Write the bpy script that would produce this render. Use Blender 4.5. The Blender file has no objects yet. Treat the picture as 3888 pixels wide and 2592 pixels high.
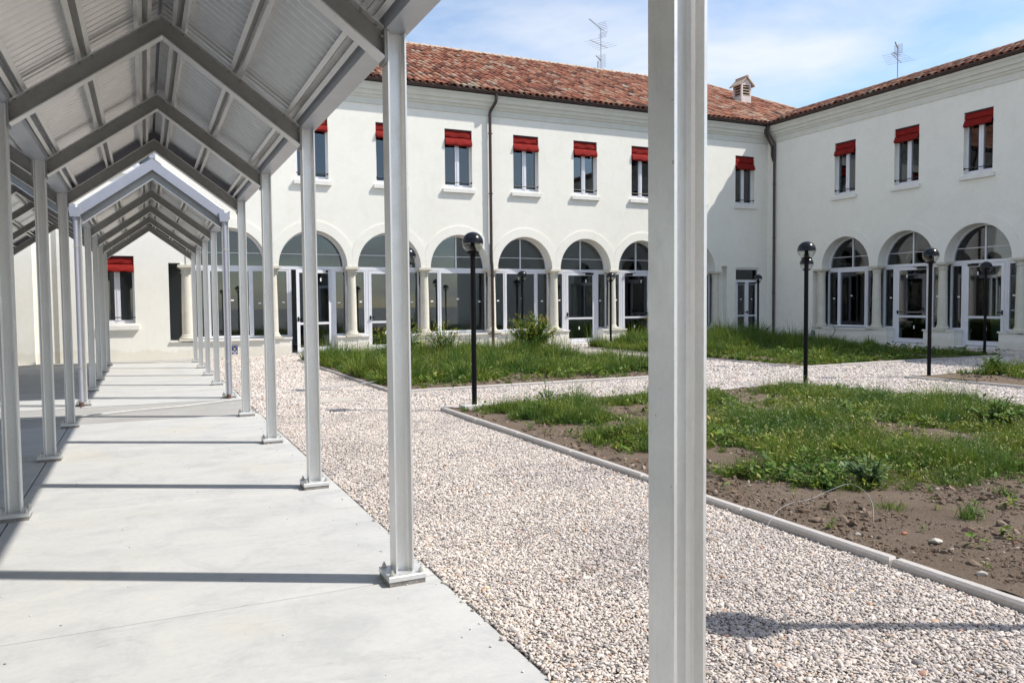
import bpy, bmesh, math, random
import numpy as np
from mathutils import Vector, Matrix

random.seed(7); RNG = np.random.default_rng(11)
scene = bpy.context.scene
COL = scene.collection
rad = math.radians

# ------------------------------------------------------------------ camera
CAM_H = 1.25
YAW, PITCH, ROLL = rad(25.186), rad(-2.716), rad(-0.532)
cf = Vector((math.sin(YAW)*math.cos(PITCH), math.cos(YAW)*math.cos(PITCH), math.sin(PITCH)))
cr = Vector((math.cos(YAW), -math.sin(YAW), 0)); cu = cr.cross(cf)
cr2 = math.cos(ROLL)*cr + math.sin(ROLL)*cu; cu2 = -math.sin(ROLL)*cr + math.cos(ROLL)*cu
camd = bpy.data.cameras.new('camera'); camd.sensor_width = 36; camd.lens = 36*2965.6/3888
camd.clip_start = 0.05; camd.clip_end = 2000
cam = bpy.data.objects.new('camera', camd); COL.objects.link(cam)
cam.matrix_world = Matrix(((cr2.x, cu2.x, -cf.x, 0), (cr2.y, cu2.y, -cf.y, 0), (cr2.z, cu2.z, -cf.z, CAM_H), (0, 0, 0, 1)))
scene.camera = cam
# ------------------------------------------------------------------ sky and sun
SUN_EL = rad(50.5); SUN_DIR = Vector((0.88*math.cos(SUN_EL), -0.475*math.cos(SUN_EL), math.sin(SUN_EL))).normalized()
SUN_ROT = math.atan2(0.88, -0.475)
world = bpy.data.worlds.new('World'); scene.world = world; world.use_nodes = True
wn, wl = world.node_tree.nodes, world.node_tree.links
for n in list(wn): wn.remove(n)
w_out = wn.new('ShaderNodeOutputWorld'); w_bg = wn.new('ShaderNodeBackground'); w_bg.inputs['Strength'].default_value = 0.145
sky = wn.new('ShaderNodeTexSky'); sky.sky_type = 'NISHITA'; sky.sun_disc = False
sky.sun_elevation = SUN_EL; sky.sun_rotation = SUN_ROT; sky.air_density = 1.0; sky.dust_density = 0.3; sky.ozone_density = 1.0
tc = wn.new('ShaderNodeTexCoord'); sep = wn.new('ShaderNodeSeparateXYZ'); wl.new(tc.outputs['Generated'], sep.inputs[0])
def wmath(op, a, b=None):
    m = wn.new('ShaderNodeMath'); m.operation = op
    for k, v in enumerate((a, b)):
        if v is None: continue
        if isinstance(v, (int, float)): m.inputs[k].default_value = v
        else: wl.new(v, m.inputs[k])
    return m.outputs[0]
zden = wmath('ADD', wmath('MAXIMUM', sep.outputs[2], 0.0), 0.16)
cmb = wn.new('ShaderNodeCombineXYZ')
wl.new(wmath('DIVIDE', sep.outputs[0], zden), cmb.inputs[0]); wl.new(wmath('DIVIDE', sep.outputs[1], zden), cmb.inputs[1])
cl1 = wn.new('ShaderNodeTexNoise'); cl1.inputs['Scale'].default_value = 1.15; cl1.inputs['Detail'].default_value = 9; cl1.inputs['Roughness'].default_value = 0.56
cl1.inputs['Distortion'].default_value = 0.35; cmp_ = wn.new('ShaderNodeMapping'); cmp_.inputs['Location'].default_value = (.6, -.35, 0); wl.new(cmb.outputs[0], cmp_.inputs['Vector']); wl.new(cmp_.outputs[0], cl1.inputs['Vector'])
cramp = wn.new('ShaderNodeValToRGB'); cramp.color_ramp.elements[0].position = 0.41; cramp.color_ramp.elements[1].position = 0.70
wl.new(cl1.outputs['Fac'], cramp.inputs['Fac'])
wmix = wn.new('ShaderNodeMix'); wmix.data_type = 'RGBA'; wl.new(cramp.outputs['Color'], wmix.inputs['Factor'])
wl.new(sky.outputs[0], wmix.inputs['A']); wmix.inputs['B'].default_value = (4.75, 4.9, 5.2, 1)
wl.new(wmix.outputs['Result'], w_bg.inputs['Color']); wl.new(w_bg.outputs[0], w_out.inputs[0])
sund = bpy.data.lights.new('sun', 'SUN'); sund.energy = 4.3; sund.angle = rad(0.8); sund.color = (1.0, 0.955, 0.89)
sun = bpy.data.objects.new('sun', sund); COL.objects.link(sun); sun.rotation_euler = SUN_DIR.to_track_quat('Z', 'Y').to_euler(); sun.location = (20, -10, 30)
vs = scene.view_settings; vs.view_transform = 'Standard'; vs.look = 'None'; vs.exposure = 0.50; vs.gamma = 1; vs.use_curve_mapping = False
scene.render.engine = 'CYCLES'

# ------------------------------------------------------------------ helpers
class NT:
    def __init__(s, m): s.n, s.l = m.node_tree.nodes, m.node_tree.links; s.b = s.n['Principled BSDF']
    def new(s, t, **kw):
        n = s.n.new(t)
        for k, v in kw.items(): setattr(n, k, v)
        return n
    def link(s, a, b): s.l.new(a, b)
    def pos(s): return s.new('ShaderNodeNewGeometry')
    def noise(s, scale, detail=5, rough=.55, vec=None, dist=0):
        n = s.new('ShaderNodeTexNoise'); n.inputs['Scale'].default_value = scale; n.inputs['Detail'].default_value = detail
        n.inputs['Roughness'].default_value = rough; n.inputs['Distortion'].default_value = dist
        if vec is None: vec = s.pos().outputs['Position']
        s.link(vec, n.inputs['Vector']); return n.outputs['Fac']
    def ramp(s, fac, stops):
        r = s.new('ShaderNodeValToRGB'); e = r.color_ramp.elements
        while len(e) < len(stops): e.new(.5)
        for k, (p, c) in enumerate(stops):
            e[k].position = p; e[k].color = tuple(c) + (1,) if len(c) == 3 else c
        s.link(fac, r.inputs['Fac']); return r.outputs['Color']
    def mix(s, fac, a, b, mode='MIX'):
        m = s.new('ShaderNodeMix', data_type='RGBA', blend_type=mode)
        for k, v in (('Factor', fac), ('A', a), ('B', b)):
            if isinstance(v, (int, float)): m.inputs[k].default_value = v
            elif isinstance(v, tuple): m.inputs[k].default_value = v + (1,)
            else: s.link(v, m.inputs[k])
        return m.outputs['Result']
    def bump(s, h, strength=.3, dist=.01):
        b = s.new('ShaderNodeBump'); b.inputs['Strength'].default_value = strength; b.inputs['Distance'].default_value = dist
        s.link(h, b.inputs['Height']); s.link(b.outputs[0], s.b.inputs['Normal'])
    def color(s, c): s.link(c, s.b.inputs['Base Color'])
MAT = {}
def newmat(name, col=(.5, .5, .5), rough=.6, metal=0., spec=.5):
    m = bpy.data.materials.new(name); m.use_nodes = True; t = NT(m)
    t.b.inputs['Base Color'].default_value = tuple(col) + (1,); t.b.inputs['Roughness'].default_value = rough
    t.b.inputs['Metallic'].default_value = metal; t.b.inputs['Specular IOR Level'].default_value = spec
    MAT[name] = m; return t
def simple(name, col, rough=.6, metal=0., var=.12, scale=7, bump=0., bscale=80, spec=.5):
    t = newmat(name, col, rough, metal, spec)
    n = t.noise(scale, 6, .6)
    lo = tuple(c*(1-var) for c in col); hi = tuple(min(1, c*(1+var)) for c in col)
    t.color(t.ramp(n, [(.3, lo), (.7, hi)]))
    if bump: t.bump(t.noise(bscale, 4, .6), bump, .01)
    return t

class MB:
    def __init__(s): s.v, s.f = [], []
    def add(s, vs, fs):
        o = len(s.v); s.v += [tuple(p) for p in vs]; s.f += [[i+o for i in f] for f in fs]
    def box(s, a, b, M=None):
        (x0, y0, z0), (x1, y1, z1) = a, b
        p = [(x0,y0,z0),(x1,y0,z0),(x1,y1,z0),(x0,y1,z0),(x0,y0,z1),(x1,y0,z1),(x1,y1,z1),(x0,y1,z1)]
        if M: p = [M(*q) for q in p]
        s.add(p, [(0,3,2,1),(4,5,6,7),(0,1,5,4),(1,2,6,5),(2,3,7,6),(3,0,4,7)])
    def prism(s, poly, f0, f1):
        n = len(poly); s.add([f0(*p) for p in poly] + [f1(*p) for p in poly],
            [list(range(n))[::-1], list(range(n, 2*n))] + [(i, (i+1) % n, n+(i+1) % n, n+i) for i in range(n)])
    def cyl(s, p0, p1, r0, r1=None, seg=12, cap=True):
        p0, p1 = Vector(p0), Vector(p1); r1 = r0 if r1 is None else r1
        d = (p1-p0).normalized(); a = d.orthogonal().normalized(); b = d.cross(a)
        vs = [p + (a*math.cos(t)+b*math.sin(t))*r for p, r in ((p0, r0), (p1, r1)) for t in [2*math.pi*k/seg for k in range(seg)]]
        fs = [(k, (k+1) % seg, seg+(k+1) % seg, seg+k) for k in range(seg)]
        if cap: fs += [list(range(seg))[::-1], list(range(seg, 2*seg))]
        s.add(vs, fs)
    def tube(s, pts, r, seg=8):
        pts = [Vector(p) for p in pts]; n = len(pts); rings = []; a = None
        for i, p in enumerate(pts):
            d = (pts[min(i+1, n-1)]-pts[max(i-1, 0)]).normalized()
            a = d.orthogonal().normalized() if a is None else (a-d*a.dot(d)).normalized()
            b = d.cross(a); rings.append([p+(a*math.cos(t)+b*math.sin(t))*r for t in [2*math.pi*k/seg for k in range(seg)]])
        vs = [q for g in rings for q in g]
        fs = [(i*seg+k, i*seg+(k+1) % seg, (i+1)*seg+(k+1) % seg, (i+1)*seg+k) for i in range(n-1) for k in range(seg)]
        s.add(vs, fs + [list(range(seg))[::-1], list(range((n-1)*seg, n*seg))])
    def lathe(s, prof, c, seg=20):
        vs = [(c[0]+r*math.cos(2*math.pi*k/seg), c[1]+r*math.sin(2*math.pi*k/seg), z+c[2]) for r, z in prof for k in range(seg)]
        fs = [(i*seg+k, i*seg+(k+1) % seg, (i+1)*seg+(k+1) % seg, (i+1)*seg+k) for i in range(len(prof)-1) for k in range(seg)]
        s.add(vs, fs + [list(range(seg))[::-1], list(range((len(prof)-1)*seg, len(prof)*seg))])
    def mesh(s, name, smooth=False, recalc=True):
        me = bpy.data.meshes.new(name); me.from_pydata(s.v, [], s.f); me.update()
        if recalc:
            bm = bmesh.new(); bm.from_mesh(me); bmesh.ops.recalc_face_normals(bm, faces=bm.faces); bm.to_mesh(me); bm.free()
        if smooth:
            me.polygons.foreach_set('use_smooth', [True]*len(me.polygons))
            try: me.set_sharp_from_angle(angle=rad(38))
            except Exception: pass
        return me
    def build(s, name, mat, parent=None, smooth=False, recalc=True, **tags):
        me = s.mesh(name, smooth, recalc); return link(name, me, mat, parent, **tags)
def link(name, me, mat, parent=None, loc=None, **tags):
    if mat is not None and not me.materials: me.materials.append(MAT[mat] if isinstance(mat, str) else mat)
    o = bpy.data.objects.new(name, me); COL.objects.link(o)
    if loc is not None: o.location = loc
    adopt(o, parent); tag(o, **tags); return o
def adopt(o, parent):
    if parent is not None:
        o.parent = parent
        o.matrix_parent_inverse = parent_world(parent).inverted()
def parent_world(p):
    m = p.matrix_basis.copy()
    if p.parent is not None: m = parent_world(p.parent) @ p.matrix_parent_inverse @ m
    return m
def tag(o, label=None, cat=None, group=None, kind=None):
    if label: o['label'] = label
    if cat: o['category'] = cat
    if group: o['group'] = group
    if kind: o['kind'] = kind
    return o
def thing(name, loc, label, cat, group=None):
    o = bpy.data.objects.new(name, None); COL.objects.link(o); o.location = loc; o.empty_display_size = .2
    return tag(o, label, cat, group)
def copy_tree(o, parent=None, shift=None):
    c = o.copy(); COL.objects.link(c)
    if parent is not None: c.parent = parent
    if shift is not None: c.location = Vector(c.location) + Vector(shift)
    for ch in list(o.children): copy_tree(ch, c)
    return c
def stripe(pts, t):
    """closed outline of an open polyline with thickness t"""
    n = len(pts); L, R = [], []
    for i in range(n):
        a, b = pts[max(i-1, 0)], pts[min(i+1, n-1)]
        dx, dy = b[0]-a[0], b[1]-a[1]; d = math.hypot(dx, dy) or 1; nx, ny = -dy/d*t/2, dx/d*t/2
        L.append((pts[i][0]+nx, pts[i][1]+ny)); R.append((pts[i][0]-nx, pts[i][1]-ny))
    return L + R[::-1]
def vnoise(x, y, seed=0):
    xi, yi = np.floor(x).astype(np.int64), np.floor(y).astype(np.int64); fx, fy = x-xi, y-yi
    fx, fy = fx*fx*(3-2*fx), fy*fy*(3-2*fy)
    def h(i, j):
        n = (i*374761393 + j*668265263 + seed*144665) & 0x7fffffff
        n = ((n ^ (n >> 13))*1274126177) & 0x7fffffff
        return ((n ^ (n >> 16)) & 0xffff)/65535.
    return (h(xi, yi)*(1-fx)+h(xi+1, yi)*fx)*(1-fy)+(h(xi, yi+1)*(1-fx)+h(xi+1, yi+1)*fx)*fy
def fbm(x, y, seed=0, oct=4):
    r, a = 0, .5
    for k in range(oct): r = r+a*vnoise(x*2**k, y*2**k, seed+k*17); a *= .5
    return r/(1-.5**oct)
def np_mesh(name, V, F, smooth=False):
    """V (n,3), F (m,3 or 4) numpy arrays"""
    me = bpy.data.meshes.new(name); k = F.shape[1]
    me.vertices.add(len(V)); me.vertices.foreach_set('co', V.astype(np.float32).ravel())
    me.loops.add(F.size); me.loops.foreach_set('vertex_index', F.astype(np.int32).ravel())
    me.polygons.add(len(F)); me.polygons.foreach_set('loop_start', np.arange(0, F.size, k, dtype=np.int32))
    try: me.polygons.foreach_set('loop_total', np.full(len(F), k, dtype=np.int32))
    except Exception: pass
    if smooth: me.polygons.foreach_set('use_smooth', np.ones(len(F), dtype=bool))
    me.update(calc_edges=True); me.validate(); return me

# ------------------------------------------------------------------ materials
t = newmat('plaster', (.8, .79, .75), .85, 0, .2)
n1 = t.noise(.55, 6, .6); n2 = t.noise(9, 5, .6)
c = t.mix(.5, t.ramp(n1, [(.3, (.76, .735, .66)), (.65, (.815, .79, .72))]), t.ramp(n2, [(.3, (.77, .745, .675)), (.7, (.82, .795, .725))]))
gp = t.pos().outputs['Position']; mp2 = t.new('ShaderNodeMapping'); mp2.inputs['Scale'].default_value = (5.5, 5.5, .35); t.link(gp, mp2.inputs['Vector'])
strk = t.ramp(t.noise(1.0, 7, .7, mp2.outputs[0]), [(.54, (1, 1, 1)), (.78, (.955, .95, .935))]); c = t.mix(1., c, strk, 'MULTIPLY')
ptch = t.ramp(t.noise(1.7, 9, .75, None, .5), [(.40, (.965, .965, .96)), (.52, (1, 1, 1))]); c = t.mix(1., c, ptch, 'MULTIPLY')
sz_ = t.new('ShaderNodeSeparateXYZ'); t.link(gp, sz_.inputs[0]); ad_ = t.new('ShaderNodeMath', operation='ADD'); t.link(sz_.outputs[2], ad_.inputs[0]); ml_ = t.new('ShaderNodeMath', operation='MULTIPLY'); t.link(t.noise(2.4, 7, .7), ml_.inputs[0]); ml_.inputs[1].default_value = -.42; t.link(ml_.outputs[0], ad_.inputs[1])
damp = t.ramp(ad_.outputs[0], [(-.06, (.90, .885, .85)), (.05, (1, 1, 1))]); c = t.mix(1., c, damp, 'MULTIPLY')
t.color(c); t.bump(t.noise(70, 5, .65), .25, .006)
simple('cornice_plaster', (.62, .605, .535), .85, 0, .05, 3, .2, 60, .2)
t = newmat('stone', (.6, .56, .47), .85, 0, .2)
t.color(t.mix(.5, t.ramp(t.noise(4, 6), [(.3, (.55, .515, .43)), (.7, (.68, .65, .56))]), t.ramp(t.noise(34, 5), [(.35, (.52, .48, .39)), (.65, (.69, .66, .58))])))
t.bump(t.noise(45, 6, .7), .5, .01)
simple('sill_stone', (.72, .70, .66), .8, 0, .08, 5, .25, 60, .2)
t = newmat('steel', (.52, .52, .53), .42, .62, .5)
t.color(t.mix(.5, t.ramp(t.noise(3.5, 6), [(.3, (.66, .655, .64)), (.7, (.74, .735, .725))]), t.ramp(t.noise(60, 4, .7), [(.35, (.65, .645, .63)), (.65, (.73, .725, .715))])))
t.bump(t.noise(220, 3, .5), .05, .002)
gp = t.pos().outputs['Position']; mp3 = t.new('ShaderNodeMapping'); mp3.inputs['Scale'].default_value = (14, 14, 1.6); t.link(gp, mp3.inputs['Vector'])
src_ = t.b.inputs['Base Color'].links[0].from_socket; drip = t.ramp(t.noise(1., 8, .75, mp3.outputs[0]), [(.52, (1, 1, 1)), (.72, (.87, .865, .85))]); spk = t.ramp(t.noise(38, 3, .6), [(.72, (1, 1, 1)), (.77, (.55, .52, .48))])
t.color(t.mix(1., t.mix(1., src_, drip, 'MULTIPLY'), spk, 'MULTIPLY'))
sm_ = t.ramp(t.noise(7, 8, .75), [(.40, (.36, .36, .36)), (.62, (.52, .52, .52))]); sc1 = t.new('ShaderNodeSeparateColor'); t.link(sm_, sc1.inputs[0]); t.link(sc1.outputs[0], t.b.inputs['Roughness'])
t = newmat('shaded_rafter_steel', (.15, .15, .14), .5, .5, .4)  # same steel as the flanges, with the shade of the web recess painted in
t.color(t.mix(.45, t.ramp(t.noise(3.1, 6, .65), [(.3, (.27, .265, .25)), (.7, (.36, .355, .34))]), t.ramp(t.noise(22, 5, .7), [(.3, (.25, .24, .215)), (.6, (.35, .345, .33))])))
t = newmat('zinc_sheet', (.66, .67, .67), .30, .6, .5)
t.color(t.mix(.5, t.ramp(t.noise(14, 6, .7), [(.3, (.76, .76, .75)), (.7, (.88, .88, .875))]), t.ramp(t.noise(1.6, 5), [(.3, (.78, .78, .77)), (.7, (.87, .87, .865))])))
simple('gutter_metal', (.50, .53, .58), .35, .55, .08, 5)
simple('painted_trim', (.345, .352, .40), .42, .2, .05, 6)
simple('rust', (.10, .062, .045), .9, 0, .3, 30)
simple('bolt_metal', (.55, .53, .48), .4, .7, .15, 60)
simple('joint_fill', (.055, .05, .045), .95, 0, .3, 40, .5, 90)
simple('grout', (.23, .21, .19), .95, 0, .3, 40, .5, 90)
t = newmat('concrete', (.5, .5, .48), .85, 0, .25)
g = t.pos().outputs['Position']; mp = t.new('ShaderNodeMapping'); mp.inputs['Scale'].default_value = (.7, 2.6, 1); mp.inputs['Rotation'].default_value = (0, 0, .25); t.link(g, mp.inputs['Vector'])
a1 = t.ramp(t.noise(1.3, 8, .62, mp.outputs[0], .6), [(.32, (.40, .40, .39)), (.5, (.45, .448, .435)), (.68, (.50, .495, .47))])
a2 = t.ramp(t.noise(30, 6, .7), [(.3, (.40, .40, .392)), (.7, (.50, .497, .48))])
wm = t.ramp(t.noise(.9, 4, .5), [(.56, (0, 0, 0)), (.72, (1, 1, 1))])
base = t.mix(.42, a1, a2); base = t.mix(t.mix(.6, (0., 0., 0.), wm), base, (.47, .44, .37))
scratch = t.ramp(t.noise(6, 10, .8, mp.outputs[0], 1.4), [(.56, (1, 1, 1)), (.70, (.80, .815, .83))])
blot = t.ramp(t.noise(2.6, 9, .72, None, .8), [(.36, (.87, .88, .89)), (.50, (1, 1, 1)), (.66, (1.05, 1.04, 1.01))])
speck = t.ramp(t.noise(260, 2, .5), [(.70, (1, 1, 1)), (.76, (.62, .60, .57))])
base = t.mix(.5, base, t.mix(1., base, speck, 'MULTIPLY')); base = t.mix(.85, base, t.mix(1., base, blot, 'MULTIPLY'))
t.color(t.mix(1.0, base, scratch, 'MULTIPLY')); t.bump(t.noise(120, 5, .7), .18, .004)
t = newmat('rough_concrete', (.5, .48, .45), .95, 0, .2)
t.color(t.mix(.5, t.ramp(t.noise(120, 3, .8), [(.35, (.20, .195, .185)), (.65, (.47, .455, .43))]), t.ramp(t.noise(2, 5), [(.3, (.31, .30, .285)), (.7, (.41, .40, .38))]))); t.bump(t.noise(140, 4, .8), .6, .008)
t = newmat('gravel_bed', (.4, .37, .34), .95, 0, .2)
v = t.new('ShaderNodeTexVoronoi'); v.inputs['Scale'].default_value = 48; t.link(t.pos().outputs['Position'], v.inputs['Vector'])
sp = t.new('ShaderNodeSeparateColor'); t.link(v.outputs['Color'], sp.inputs[0])
cc = t.ramp(sp.outputs[0], [(0, (.22, .20, .19)), (.35, (.40, .36, .325)), (.75, (.50, .45, .40)), (1, (.58, .545, .51))])
edge = t.ramp(v.outputs['Distance'], [(.25, (1, 1, 1)), (.75, (.42, .40, .38))])
t.color(t.mix(1., cc, edge, 'MULTIPLY')); t.bump(v.outputs['Distance'], -.8, .012)
t = newmat('pebble', (.6, .57, .53), .8, 0, .3)
oi = t.new('ShaderNodeObjectInfo')
cc = t.ramp(oi.outputs['Random'], [(0, (.16, .15, .155)), (.08, (.27, .245, .24)), (.22, (.46, .40, .365)), (.45, (.56, .49, .44)), (.62, (.60, .54, .50)), (.78, (.57, .48, .415)), (.90, (.66, .63, .60)), (.97, (.52, .41, .28)), (1, (.42, .20, .12))])
cc = t.mix(.18, cc, t.ramp(t.noise(140, 4, .7), [(.3, (.30, .28, .26)), (.7, (.80, .78, .75))])); t.color(t.mix(1., cc, t.ramp(t.noise(1.1, 8, .72), [(.36, (.80, .79, .79)), (.54, (1., .99, .97)), (.7, (1.04, 1.02, .98))]), 'MULTIPLY'))
t = newmat('soil', (.16, .115, .08), .98, 0, .1)
t.color(t.mix(.5, t.ramp(t.noise(2.2, 7, .65), [(.3, (.125, .09, .064)), (.68, (.215, .168, .128))]), t.ramp(t.noise(55, 6, .75), [(.32, (.085, .057, .039)), (.62, (.20, .158, .122)), (.78, (.30, .25, .20))]))); t.bump(t.noise(60, 7, .75), .9, .02)
t = newmat('clod', (.17, .12, .085), .98, 0, .1)
oi = t.new('ShaderNodeObjectInfo')
t.color(t.mix(.4, t.ramp(oi.outputs['Random'], [(0, (.075, .047, .032)), (.6, (.15, .11, .08)), (.9, (.20, .155, .12)), (.95, (.48, .43, .37)), (1, (.32, .13, .08))]), t.ramp(t.noise(80, 5, .7), [(.3, (.11, .075, .05)), (.7, (.28, .22, .17))])))
t = newmat('kerb_stone', (.5, .45, .42), .85, 0, .2)
t.color(t.mix(.5, t.ramp(t.noise(3, 6), [(.3, (.37, .34, .315)), (.7, (.49, .455, .425))]), t.ramp(t.noise(55, 5, .7), [(.3, (.36, .33, .305)), (.7, (.51, .475, .445))]))); t.bump(t.noise(90, 5, .7), .35, .006)
t = newmat('roof_tile', (.4, .17, .1), .85, 0, .2)
ge = t.pos(); oi = t.new('ShaderNodeObjectInfo'); ad = t.new('ShaderNodeMath', operation='ADD'); t.link(ge.outputs['Random Per Island'], ad.inputs[0]); t.link(oi.outputs['Random'], ad.inputs[1])
fr = t.new('ShaderNodeMath', operation='FRACT'); t.link(ad.outputs[0], fr.inputs[0])
cc = t.ramp(fr.outputs[0], [(0, (.085, .042, .032)), (.14, (.19, .075, .05)), (.4, (.30, .115, .072)), (.62, (.36, .15, .09)), (.8, (.37, .19, .12)), (.93, (.40, .27, .19)), (1, (.38, .32, .25))])
lich = t.ramp(t.noise(.75, 8, .68), [(.5, (0, 0, 0)), (.62, (1, 1, 1))])
cc = t.mix(t.mix(.22, (0., 0., 0.), lich), cc, (.10, .075, .06)); l2 = t.ramp(t.noise(5, 8, .7), [(.54, (0, 0, 0)), (.66, (.7, .7, .7))])
t.color(t.mix(l2, cc, (.075, .052, .042))); t.bump(t.noise(60, 5, .7), .4, .008)
t = newmat('ridge_tile', (.45, .34, .25), .9, 0, .2)
t.color(t.mix(.5, t.ramp(t.noise(3, 6, .7), [(.3, (.30, .22, .16)), (.7, (.56, .43, .32))]), t.ramp(t.noise(20, 6, .7), [(.3, (.34, .30, .25)), (.7, (.52, .41, .32))])))
simple('roof_deck', (.10, .045, .032), .95, 0, .35, 12)
simple('brown_metal', (.055, .036, .034), .35, .3, .15, 8)
simple('dark_metal', (.018, .018, .02), .3, .2, .15, 8)
simple('black_plastic', (.006, .006, .008), .22, 0, .1, 6, spec=.3)
simple('pole_paint', (.006, .006, .007), .5, 0, .1, 6, spec=.12)
simple('red_fabric', (.20, .013, .010), .85, 0, .22, 9, .3, 40, .15)
simple('white_frame', (.70, .70, .74), .35, .15, .04, 6)
simple('paper', (.85, .85, .85), .8, 0, .03, 20)
simple('white_block', (.62, .60, .57), .9, 0, .1, 12, .4, 60)
simple('interior', (.66, .65, .63), .9, 0, .1, 2)
simple('interior_floor', (.22, .20, .18), .6, 0, .15, 3)
simple('poster_blue', (.035, .05, .16), .6, 0, .15, 30)
simple('poster_gold', (.55, .42, .12), .6, 0, .1, 30)
simple('yellow', (.65, .42, .03), .6, 0, .1, 30)
simple('hose_green', (.22, .30, .24), .5, 0, .1, 10)
simple('cable_grey', (.50, .49, .47), .6, 0, .1, 10)
simple('wire', (.55, .55, .55), .4, .5, .05, 10)
simple('rubble', (.42, .385, .335), .9, 0, .15, 20, .4, 60)
simple('terracotta', (.33, .13, .075), .9, 0, .2, 20, .4, 60)
simple('antenna_metal', (.34, .34, .36), .4, .6, .1, 20)
simple('chimney_plaster', (.62, .56, .53), .9, 0, .1, 6)
m = bpy.data.materials.new('glass'); m.use_nodes = True; MAT['glass'] = m; nd, lk = m.node_tree.nodes, m.node_tree.links
nd.remove(nd['Principled BSDF']); tr = nd.new('ShaderNodeBsdfTransparent'); tr.inputs[0].default_value = (.56, .61, .60, 1)
gl = nd.new('ShaderNodeBsdfGlossy'); gl.inputs['Roughness'].default_value = .015; gl.inputs[0].default_value = (.92, .95, 1, 1)
fz = nd.new('ShaderNodeFresnel'); fz.inputs['IOR'].default_value = 1.82; mx = nd.new('ShaderNodeMixShader')
lk.new(fz.outputs[0], mx.inputs[0]); lk.new(tr.outputs[0], mx.inputs[1]); lk.new(gl.outputs[0], mx.inputs[2]); lk.new(mx.outputs[0], nd['Material Output'].inputs[0])
m = bpy.data.materials.new('clear_acrylic'); m.use_nodes = True; MAT['clear_acrylic'] = m; nd, lk = m.node_tree.nodes, m.node_tree.links
nd.remove(nd['Principled BSDF']); tr = nd.new('ShaderNodeBsdfTransparent'); tr.inputs[0].default_value = (.86, .86, .86, 1)
gl = nd.new('ShaderNodeBsdfGlossy'); gl.inputs['Roughness'].default_value = .05
lw = nd.new('ShaderNodeLayerWeight'); lw.inputs[0].default_value = .18; mx = nd.new('ShaderNodeMixShader')
lk.new(lw.outputs['Facing'], mx.inputs[0]); lk.new(tr.outputs[0], mx.inputs[1]); lk.new(gl.outputs[0], mx.inputs[2]); lk.new(mx.outputs[0], nd['Material Output'].inputs[0])
def leafmat(name, stops, trans=.25):
    t = newmat(name, stops[0][1], .6, 0, .25); ge = t.pos()
    col = t.ramp(ge.outputs['Random Per Island'], stops); col = t.mix(t.ramp(t.noise(2.3, 5, .6), [(.36, (0, 0, 0)), (.64, (1, 1, 1))]), t.mix(1., col, (.64, .82, .72), 'MULTIPLY'), t.mix(1., col, (1.5, 1.22, .72), 'MULTIPLY')); t.color(col)
    td = t.new('ShaderNodeBsdfTranslucent'); t.link(col, td.inputs[0]); mx = t.new('ShaderNodeMixShader'); mx.inputs[0].default_value = trans
    out = t.n['Material Output']; t.link(t.b.outputs[0], mx.inputs[1]); t.link(td.outputs[0], mx.inputs[2]); t.link(mx.outputs[0], out.inputs[0])
leafmat('grass', [(0, (.032, .075, .012)), (.35, (.078, .15, .023)), (.68, (.15, .235, .045)), (.90, (.17, .225, .06)), (.965, (.27, .27, .12)), (1, (.38, .34, .20))], .32)
leafmat('weed_leaf', [(0, (.035, .085, .016)), (.5, (.065, .14, .028)), (1, (.12, .20, .05))])
leafmat('sage_leaf', [(0, (.06, .115, .045)), (.5, (.11, .18, .08)), (1, (.22, .28, .18))])
leafmat('seed_head', [(0, (.16, .21, .09)), (.6, (.26, .30, .15)), (1, (.44, .45, .32))], .2)
leafmat('yellow_flower', [(0, (.45, .42, .05)), (1, (.65, .58, .08))], .2)

# ------------------------------------------------------------------ geometry constants (metres)
YB, XW = 20.70, 19.47                      # facade planes of the two wings
CX = [-4.275, -2.505, -0.735, 1.035]               # canopy column rows; the leftmost, unseen one is added to darken the canopy interior
F1 = [-8.8, -6.76, -4.72, -2.69, -0.65, 1.367, 3.404, 5.443, 7.424, 9.406]
F2 = [11.418, 13.379, 15.337, 17.261, 19.134]

# ------------------------------------------------------------------ ground
b = MB(); b.add([(-400, -400, -.06), (400, -400, -.06), (400, 400, -.06), (-400, 400, -.06)], [(0, 1, 2, 3)])
b.build('ground', 'rough_concrete', kind='structure', label='level ground around the courtyard')
b = MB(); b.add([(1.15, -6, -.016), (XW+.3, -6, -.016), (XW+.3, YB+.3, -.016), (1.15, YB+.3, -.016)], [(0, 1, 2, 3)])
gravel_path = b.build('gravel_path', 'gravel_bed', kind='structure', label='pale pebble gravel path between the planting beds')
b = MB(); b.box((-7.9, -6, -.055), (1.19, YB+.1, -.03))
pavement = b.build('pavement', 'joint_fill', kind='structure', label='pale concrete slab pavement under the steel canopies')
def panels(ys, xs):
    for (ya, yb_) in zip(ys[:-1], ys[1:]):
        for (xa, xb) in zip(xs[:-1], xs[1:]):
            g = .0045; p = MB()
            x0, x1, y0, y1 = xa+g, xb-g, ya+.0065, yb_-.0065; e = .005
            p.add([(x0, y0, -.05), (x1, y0, -.05), (x1, y1, -.05), (x0, y1, -.05), (x0, y0, -e), (x1, y0, -e), (x1, y1, -e), (x0, y1, -e), (x0+e, y0+e, 0), (x1-e, y0+e, 0), (x1-e, y1-e, 0), (x0+e, y1-e, 0)],
                  [(0, 3, 2, 1), (0, 1, 5, 4), (1, 2, 6, 5), (2, 3, 7, 6), (3, 0, 4, 7), (4, 5, 9, 8), (5, 6, 10, 9), (6, 7, 11, 10), (7, 4, 8, 11), (8, 9, 10, 11)])
            p.build('concrete_panel', 'concrete', pavement)
panels([-6, -2.7, -.66, 1.36, 3.40, 5.44, 7.42, 9.56], [-7.8, -4.3, -.76, 1.197])
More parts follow.
